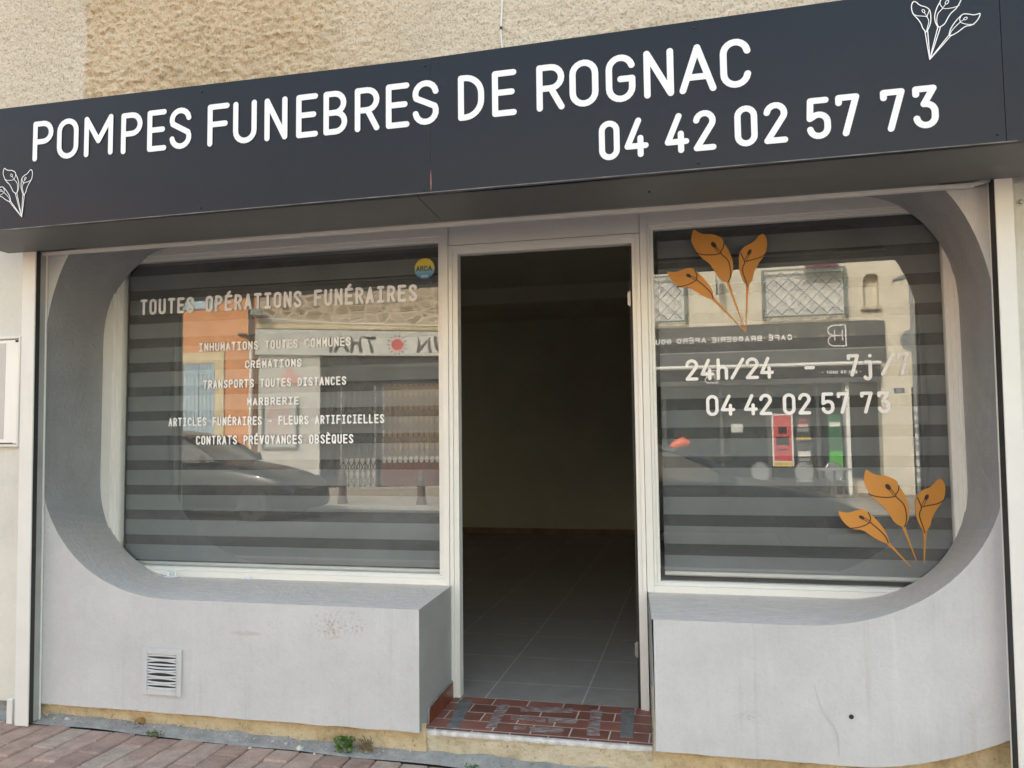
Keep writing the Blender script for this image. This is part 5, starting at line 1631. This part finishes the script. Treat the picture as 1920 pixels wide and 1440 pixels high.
def monogram(x0, x1, z0, z1, y, t):
    """a B outline with an H inside, x1 is the straight side"""
    b = MB()
    W = x1 - x0; H = z1 - z0; r_ = H / 4
    P = [(x1, z0), (x1, z1)] + [(x1 - p[0], z0 + p[1]) for p in ([(W - r_ * 1.2, H)] + arc(W - r_ * 1.2, 0.75 * H, r_ * 1.2, r_, 90, -90) + arc(W - r_ * 1.2, 0.25 * H, r_ * 1.2, r_, 90, -90))] + [(x1, z0)]
    for qi, (q, c_) in enumerate(split_corners(P, False)):
        b.ribbon(q, t, y - 0.0003 * qi)
    for fx in (0.18, 0.62):
        b.ribbon([(x1 - W * fx, z0 + H * 0.27), (x1 - W * fx, z0 + H * 0.75)], t * 0.8, y + 0.0004)
    b.ribbon([(x1 - W * 0.18, z0 + H * 0.5), (x1 - W * 0.62, z0 + H * 0.5)], t * 0.8, y + 0.0008)
    b.build('monogram', M['white'], cf)
monogram(4.34, 4.75, 3.34, 3.85, TY, 0.028)
monogram(1.38, 1.67, 2.50, 2.80, FY + 0.234, 0.022)
for wd_, xa_, xb_ in (('BAR', 4.95, 4.76), ('DU', 4.70, 4.58), ('HAUT', 4.51, 4.25)):
    b = MB(); right_to_left(b, wd_, xa_, xb_, 2.655, 2.735, 0.020, FY + 0.234)
    b.build('valance_lettering', M['white'], cf)
for x in (5.03, 4.16):
    b = MB(); b.disc(x, FY + 0.234, 2.695, 0.015, 0.015, 10); b.build('valance_dot', M['white'], cf)
# balconies with diamond lattice
def balcony(x0, x1, label, flowers):
    t = thing('balcony_railing', label, 'railing', ((x0 + x1) / 2, FY, 4.05), 0, 'lattice balcony railings above the cafe')
    yb, yf = FY + 0.02, FY + 0.14
    b = MB(); b.box(x0 + 0.05, x1 - 0.05, FY + 0.004, FY + 0.02, 4.12, 5.22); b.build('backing_board', M['rail_board'], t)
    b = MB(); frame_rect(b, x0, x1, 4.09, 5.30, 0.05, 0.05, 0.035, 0.04, yf, yf + 0.04)
    b.box(x0, x0 + 0.04, FY, yf, 4.1, 5.30).box(x1 - 0.04, x1, FY, yf, 4.1, 5.30); b.build('rail_frame', M['rail_paint'], t)
    b = MB()
    n = max(1, round((x1 - x0 - 0.2) / 0.36)); s = (x1 - x0 - 0.2) / n
    zs, ze = 4.15, 5.23
    m_ = 3; dz = (ze - zs) / m_
    for i in range(-m_, n + m_ + 1):
        for sgn, yy in ((1, yf + 0.012), (-1, yf + 0.022)):
            xa = x0 + 0.1 + i * s
            pa, pb = (xa, zs), (xa + sgn * s * m_, ze)
            # clip to the panel
            def clip(pa, pb):
                lo, hi = x0 + 0.1, x1 - 0.1
                t0, t1 = 0.0, 1.0
                d = pb[0] - pa[0]
                for bound, sg_ in ((lo, 1), (hi, -1)):
                    va = sg_ * (pa[0] - bound); vb = sg_ * (pb[0] - bound)
                    if va < 0 and vb < 0: return None
                    if va < 0: t0 = max(t0, va / (va - vb))
                    if vb < 0: t1 = min(t1, va / (va - vb))
                if t1 - t0 < 0.02: return None
                f = lambda q: (pa[0] + d * q, pa[1] + (pb[1] - pa[1]) * q)
                return f(t0), f(t1)
            c = clip(pa, pb)
            if c:
                b.tube([(c[0][0], yy, c[0][1]), (c[1][0], yy, c[1][1])], 0.012, 6)
    b.build('lattice', M['rail_paint'], t)
    if flowers:
        fb = thing('flower_box', 'dark red flowers along the top of the right hand balcony', 'flower box', ((x0 + x1) / 2, FY + 0.2, 5.2))
        b = MB(); leafy(b, x1 - 0.55, FY + 0.24, 5.22, 260, 0.42, 0.14, 0.07); b.build('blossom', M['flower'], fb)
        b = MB(); b.box(x1 - 0.98, x1 - 0.12, FY + 0.19, FY + 0.30, 5.16, 5.26); b.build('trough', M['rail_paint'], fb)
balcony(-0.7, 0.95, 'left lattice balcony railing above the cafe lettering', False)
balcony(2.82, 4.80, 'right lattice balcony railing with red flowers above the monogram', True)
ps = thing('projecting_sign', 'oval plaque on a bracket between the two balconies casting a shadow', 'sign', (1.72, FY, 4.6))
b = MB(); b.disc(0, 0, 0, 0.22, 0.34, 24)
o_ = [(1.74, FY + 0.42 + p[0], 5.02 + p[2]) for p in b.v]; k_ = len(o_)
b = MB(); b.add(o_ + [(1.70, p[1], p[2]) for p in o_], [tuple(range(k_)), tuple(range(2 * k_ - 1, k_ - 1, -1))] + [(i, i + k_, (i + 1) % k_ + k_, (i + 1) % k_) for i in range(k_)])
b.build('plaque', M['grey_metal'], ps)
b = MB(); b.tube([(1.72, FY, 5.40), (1.72, FY + 0.68, 5.40)], 0.018, 8).tube([(1.72, FY + 0.42, 5.34), (1.72, FY + 0.42, 5.40)], 0.012, 6); b.build('bracket', M['grey_metal'], ps)
# posters in the cafe window
def poster(x0, x1, z0, z1, m, label, stripes):
    t = thing('poster', label, 'poster', ((x0 + x1) / 2, FY + 0.06, z0), 0, 'posters on the cafe window')
    b = MB(); b.box(x0, x1, FY + 0.035, FY + 0.045, z0, z1); b.build('sheet', m, t)
    for i, (a, c, e, g_, mm) in enumerate(stripes):
        b = MB(); b.box(x0 + (x1 - x0) * a, x0 + (x1 - x0) * c, FY + 0.045, FY + 0.048, z0 + (z1 - z0) * e, z0 + (z1 - z0) * g_); b.build('print_block', mm, t)
poster(2.96, 3.46, 0.40, 1.70, M['white_paint'], 'tall red poster with white border on the cafe window', [(0.08, 0.92, 0.10, 0.97, M['sun_red']), (0.3, 0.7, 0.62, 0.74, M['yellow']), (0.2, 0.8, 0.40, 0.56, M['curtain']), (0.25, 0.75, 0.30, 0.33, M['white_paint']), (0.05, 0.95, 0.01, 0.07, M['yellow'])])
poster(3.53, 3.86, 1.05, 1.62, M['ink'], 'upper small dark poster with pink print and yellow foot', [(0.15, 0.85, 0.55, 0.68, M['sun_pink']), (0.1, 0.9, 0.35, 0.5, M['grey_metal']), (0.0, 1.0, 0.0, 0.10, M['yellow']), (0.2, 0.8, 0.82, 0.9, M['sun_red'])])
poster(3.53, 3.88, 0.38, 0.96, M['ink'], 'lower small dark poster with grey print and yellow foot', [(0.1, 0.9, 0.45, 0.66, M['white_paint']), (0.15, 0.85, 0.25, 0.38, M['grey_metal']), (0.0, 1.0, 0.0, 0.10, M['yellow'])])
poster(4.27, 4.58, 0.32, 1.66, M['green'], 'tall green poster with bright green square at its foot', [(0.05, 1.0, 0.0, 0.33, M['bright_green']), (0.1, 0.9, 0.78, 0.86, M['white_paint'])])
poster(1.98, 2.26, 1.25, 1.46, M['rest_sign'], 'small blank white notice on the cafe window', [])

# round-back cafe chairs and table
def cafe_chair(loc, rz, label):
    t = thing('cafe_chair', label, 'chair', loc, rz, 'round backed cafe chairs on the terrace')
    b = lmb(); pts = [(0.20 * math.sin(2 * math.pi * k / 24), -0.19 - 0.0, 0.62 + 0.22 * math.cos(2 * math.pi * k / 24)) for k in range(25)]
    b.tube(pts, 0.013, 8, caps=False); b.build('back_ring', M['chrome'], t, smooth=True)
    b = lmb(); b.disc(0, -0.19, 0.62, 0.18, 0.20, 24); b.v = [(p[0], -0.185, p[2]) for p in b.v]
    n_ = len(b.v); b.add([(p[0], -0.195, p[2]) for p in b.v[:n_]], [tuple(range(n_ - 1, -1, -1))]); b.build('back_panel', M['grey_metal'], t)
    b = lmb(); b.lathe([(0.19, 0.42), (0.20, 0.435), (0.19, 0.45)], 0, 0, 20); b.build('seat', M['grey_metal'], t)
    for sx_ in (-1, 1):
        for sy_ in (-1, 1):
            b = lmb(); b.tube([(0.15 * sx_, 0.15 * sy_, 0.43), (0.21 * sx_, 0.20 * sy_, 0.0)], 0.012, 6); b.build('leg', M['chrome'], t)
    return t
c0 = cafe_chair((3.45, -15.0, -0.285), 0.1, 'round backed aluminium cafe chair under the small dark posters')
copy_thing(c0, (4.13, -15.05, -0.285), -0.15, 'round backed aluminium cafe chair in front of the green poster')
copy_thing(c0, (2.52, -15.0, -0.285), 0.05, 'round backed aluminium cafe chair left of the tall red poster')
tb = thing('cafe_table', 'small round cafe table between the terrace chairs', 'table', (4.0, -14.55, -0.285))
b = MB(); b.lathe([(0.36, 0.42), (0.37, 0.435), (0.36, 0.45)], 4.0, -14.55, 24); b.build('table_top', M['grey_metal'], tb)
b = MB(); b.tube([(4.0, -14.55, -0.26), (4.0, -14.55, 0.43)], 0.03, 10); b.lathe([(0.2, -0.285), (0.19, -0.265), (0.03, -0.25)], 4.0, -14.55, 16); b.build('pedestal', M['chrome'], tb)

# traffic sign pole with lamp head
tp = thing('sign_pole', 'grey street pole with round sign, plate and flat lamp by the cafe corner', 'street pole', (5.29, -13.0, -0.285))
b = MB(); b.tube([(5.29, -13, -0.285), (5.29, -13, 4.25)], 0.036, 10); b.build('pole', M['grey_metal'], tp, smooth=True)
b = MB(); b.disc(5.27, -12.945, 3.0, 0.225, 0.225, 30)
n_ = len(b.v); b.add([(p[0], p[1] - 0.012, p[2]) for p in b.v[:n_]], [tuple(range(n_ - 1, -1, -1))]); b.build('round_plate', M['grey_metal'], tp)
b = MB(); b.box(4.90, 5.09, -12.965, -12.950, 1.975, 2.075); pl = b.build('number_plate', M['navy'], tp)
b = MB()
for i, ch in enumerate('109'):
    put(b, ch, 5.045 - i * 0.04, 5.018 - i * 0.04, 2.0, 2.055, 0.009, -12.948, 0.0003)
b.build('plate_number', M['white'], pl)
b = MB(); b.add([(5.30, -12.9, 4.24), (4.98, -12.86, 4.18), (5.0, -12.86, 4.23), (5.30, -12.9, 4.33), (5.30, -13.1, 4.24), (4.98, -13.14, 4.18), (5.0, -13.14, 4.23), (5.30, -13.1, 4.33)],
                [(0, 1, 2, 3), (4, 7, 6, 5), (0, 4, 5, 1), (1, 5, 6, 2), (2, 6, 7, 3), (3, 7, 4, 0)]); b.build('lamp_head', M['grey_metal'], tp)
random.seed(9)
for k in range(9):
    z = 1.7 - 0.17 * k
    b = MB(); b.tube([(5.29, -13, z), (5.29, -13, z - random.uniform(0.05, 0.12))], 0.0375, 10); b.build('sticker', M['white_paint'], tp)

# --- parked cars, front towards +x
def car(loc, rz, paint, zs, L, label, nm):
    t = thing(nm, label, 'car', loc, rz, 'cars parked along the street')
    # stations along the body: x from the nose, height of bonnet or belt line, half width
    bw = [(0.0, 0.40, 0.55), (0.06, 0.58, 0.68), (0.15, 0.72, 0.76), (0.40, 0.86, 0.84), (0.85, 0.99, 0.88), (1.35, 1.08, 0.90), (1.85, 1.14, 0.90), (2.6, 1.12, 0.91), (3.4, 1.12, 0.91), (4.1, 1.12, 0.89), (4.45, 1.04, 0.84), (4.58, 0.80, 0.78), (4.62, 0.45, 0.74)]
    sc = L / 4.62
    b = lmb(); prof = []
    for (x, h, w_) in bw:
        h *= zs
        ring = [(-w_ * 0.86, 0.20), (-w_, 0.32), (-w_ * 1.0, 0.20 + (h - 0.2) * 0.55), (-w_ * 0.95, 0.20 + (h - 0.2) * 0.86), (-w_ * 0.80, 0.2 + (h - 0.2) * 0.96), (-w_ * 0.4, 0.2 + (h - 0.2) * 0.995), (0, h)]
        ring = ring + [(-p[0], p[1]) for p in reversed(ring[:-1])]
        prof.append([(-x * sc, p[0], p[1]) for p in ring])
    k = len(prof[0])
    b.v = [p for r_ in prof for p in r_]
    for i in range(len(prof) - 1):
        for j in range(k):
            b.f.append((i * k + j, i * k + (j + 1) % k, (i + 1) * k + (j + 1) % k, (i + 1) * k + j))
    b.f.append(tuple(range(k))); b.f.append(tuple(range((len(prof) - 1) * k, len(prof) * k)))
    body = b.build('body', paint, t, smooth=True)
    sub = body.modifiers.new('smooth', 'SUBSURF'); sub.levels = 1; sub.render_levels = 2
    # greenhouse
    gw = [(1.72, 1.10, 1.12, 0.80), (2.1, 1.10, 1.36, 0.74), (2.6, 1.10, 1.60, 0.66), (3.2, 1.10, 1.70, 0.64), (3.8, 1.10, 1.66, 0.63), (4.2, 1.10, 1.45, 0.66), (4.45, 1.02, 1.06, 0.72)]
    b = lmb(); prof = []
    for x, z0, z1, w_ in gw:
        z0 *= zs; z1 *= zs
        prof.append([(-x * sc, -0.84, z0), (-x * sc, -w_ - 0.02, z0 + (z1 - z0) * 0.9), (-x * sc, -w_ * 0.8, z1), (-x * sc, w_ * 0.8, z1), (-x * sc, w_ + 0.02, z0 + (z1 - z0) * 0.9), (-x * sc, 0.84, z0)])
    b.v = [p for r_ in prof for p in r_]
    for i in range(len(prof) - 1):
        for j in range(5):
            b.f.append((i * 6 + j, i * 6 + j + 1, (i + 1) * 6 + j + 1, (i + 1) * 6 + j))
    b.f.append(tuple(range(6)))
    b.build('window_glass', M['car_glass'], t, smooth=True)
    b = lmb()
    rf_ = [(2.5, 1.575, 0.66), (2.8, 1.66, 0.64), (3.2, 1.715, 0.64), (3.8, 1.675, 0.63), (4.2, 1.465, 0.66)]
    for x, z, w_ in rf_:
        b.v += [(-x * sc, -w_, z * zs - 0.03), (-x * sc, -w_ * 0.7, z * zs + 0.012), (-x * sc, w_ * 0.7, z * zs + 0.012), (-x * sc, w_, z * zs - 0.03)]
    for i in range(4):
        for j in range(3):
            b.f.append((i * 4 + j, i * 4 + j + 1, (i + 1) * 4 + j + 1, (i + 1) * 4 + j))
    b.build('roof_panel', paint, t, smooth=True)
    for s in (-1, 1):
        b = lmb(); b.tube([(-1.74 * sc, 0.80 * s, 1.12 * zs), (-2.1 * sc, 0.76 * s, 1.36 * zs), (-2.55 * sc, 0.68 * s, 1.585 * zs)], 0.035, 6); b.build('pillar', paint, t)
        b = lmb()
        hp = [(0.10, 0.68, 0.62), (0.42, 0.84, 0.80), (0.42, 0.865, 0.66), (0.14, 0.74, 0.54)]
        o4 = [(-x * sc + 0.012, y * s * 1.005, z * zs) for x, y, z in hp]
        b.add(o4 + [(p[0] - 0.05, p[1] * 0.96, p[2]) for p in o4], [(0, 1, 2, 3), (7, 6, 5, 4), (0, 4, 5, 1), (1, 5, 6, 2), (2, 6, 7, 3), (3, 7, 4, 0)])
        b.build('headlight', M['lamp_lens'], t)
        b = lmb(); b.tube([(-1.95 * sc, 0.90 * s, 1.15 * zs), (-1.92 * sc, 1.04 * s, 1.17 * zs)], [0.04, 0.09], 10, ell=0.7); b.build('door_mirror', paint, t, smooth=True)
        for xw in (0.90, 3.62):
            b = lmb(); prof2 = [(0.20, -0.10), (0.31, -0.10), (0.335, -0.07), (0.335, 0.07), (0.31, 0.10), (0.20, 0.10)]
            b.lathe(prof2, 0, 0, 24)
            b.v = [(-xw * sc + p[0], 0.84 * s + p[2] * 1.0, 0.335 + p[1]) for p in b.v]
            wh = b.build('wheel', M['black'], t, smooth=True)
            b = lmb(); b.lathe([(0.20, 0.0), (0.19, 0.015), (0.05, 0.02)], 0, 0, 20)
            b.v = [(-xw * sc + p[0], (0.94 + p[2]) * s, 0.335 + p[1]) for p in b.v]
            b.build('rim', M['rim'], wh)
    b = lmb(); b.box(-0.06 * sc, 0.012, -0.42, 0.42, 0.42 * zs, 0.60 * zs); b.build('grille', M['black'], t, bevel=0.01)
    return t
car((-6.28, -10.9, -0.36), 0, M['car_black'], 1.03, 4.6, 'black car parked nose first before the orange house', 'parked_car')
car((3.32, -8.2, -0.36), 0, M['car_blue'], 0.86, 4.5, 'dark blue car parked nearest the shop in front of the cafe', 'parked_car')
# motorcycle behind the blue car
mc = thing('motorcycle', 'black motorcycle with orange cowl standing before the cafe', 'motorcycle', (1.1, -13.6, -0.285))
for xw in (0.35, 1.75):
    b = MB(); b.lathe([(0.22, -0.05), (0.31, -0.05), (0.32, 0.0), (0.31, 0.05), (0.22, 0.05)], 0, 0, 24); b.v = [(xw + p[0], -13.6 + p[2], 0.03 + p[1]) for p in b.v]
    wh = b.build('wheel', M['black'], mc, smooth=True)
    b = MB(); b.tube([(xw, -13.66, 0.03), (xw, -13.54, 0.03)], 0.2, 16); b.build('hub', M['grey_metal'], wh)
b = MB(); b.tube([(0.35, -13.6, 0.03), (0.55, -13.6, 0.55), (0.62, -13.6, 0.82)], 0.045, 8); b.build('fork', M['chrome'], mc)
b = MB(); b.tube([(0.55, -13.6, 0.50), (0.9, -13.6, 0.55), (1.3, -13.6, 0.45), (1.75, -13.6, 0.35), (1.95, -13.6, 0.55)], [0.10, 0.20, 0.22, 0.16, 0.06], 12, ell=0.8); b.build('body', M['car_black'], mc, smooth=True)
b = MB(); b.tube([(1.0, -13.6, 0.72), (1.35, -13.6, 0.66), (1.8, -13.6, 0.74)], [0.08, 0.12, 0.07], 10); b.build('seat', M['black'], mc, smooth=True)
b = MB(); b.tube([(0.52, -13.6, 0.86), (0.68, -13.6, 0.98), (0.86, -13.6, 1.06), (0.98, -13.6, 1.02)], [0.05, 0.10, 0.12, 0.05], 12); b.build('cowl', M['orange_plastic'], mc, smooth=True)
b = MB(); b.tube([(0.66, -13.95, 0.92), (0.62, -13.6, 0.86), (0.66, -13.25, 0.92)], 0.018, 8); b.build('handlebar', M['chrome'], mc)
b = MB(); b.box(0.55, 0.75, -13.42, -13.40, 0.55, 0.70); b.build('side_panel', M['orange_plastic'], mc)
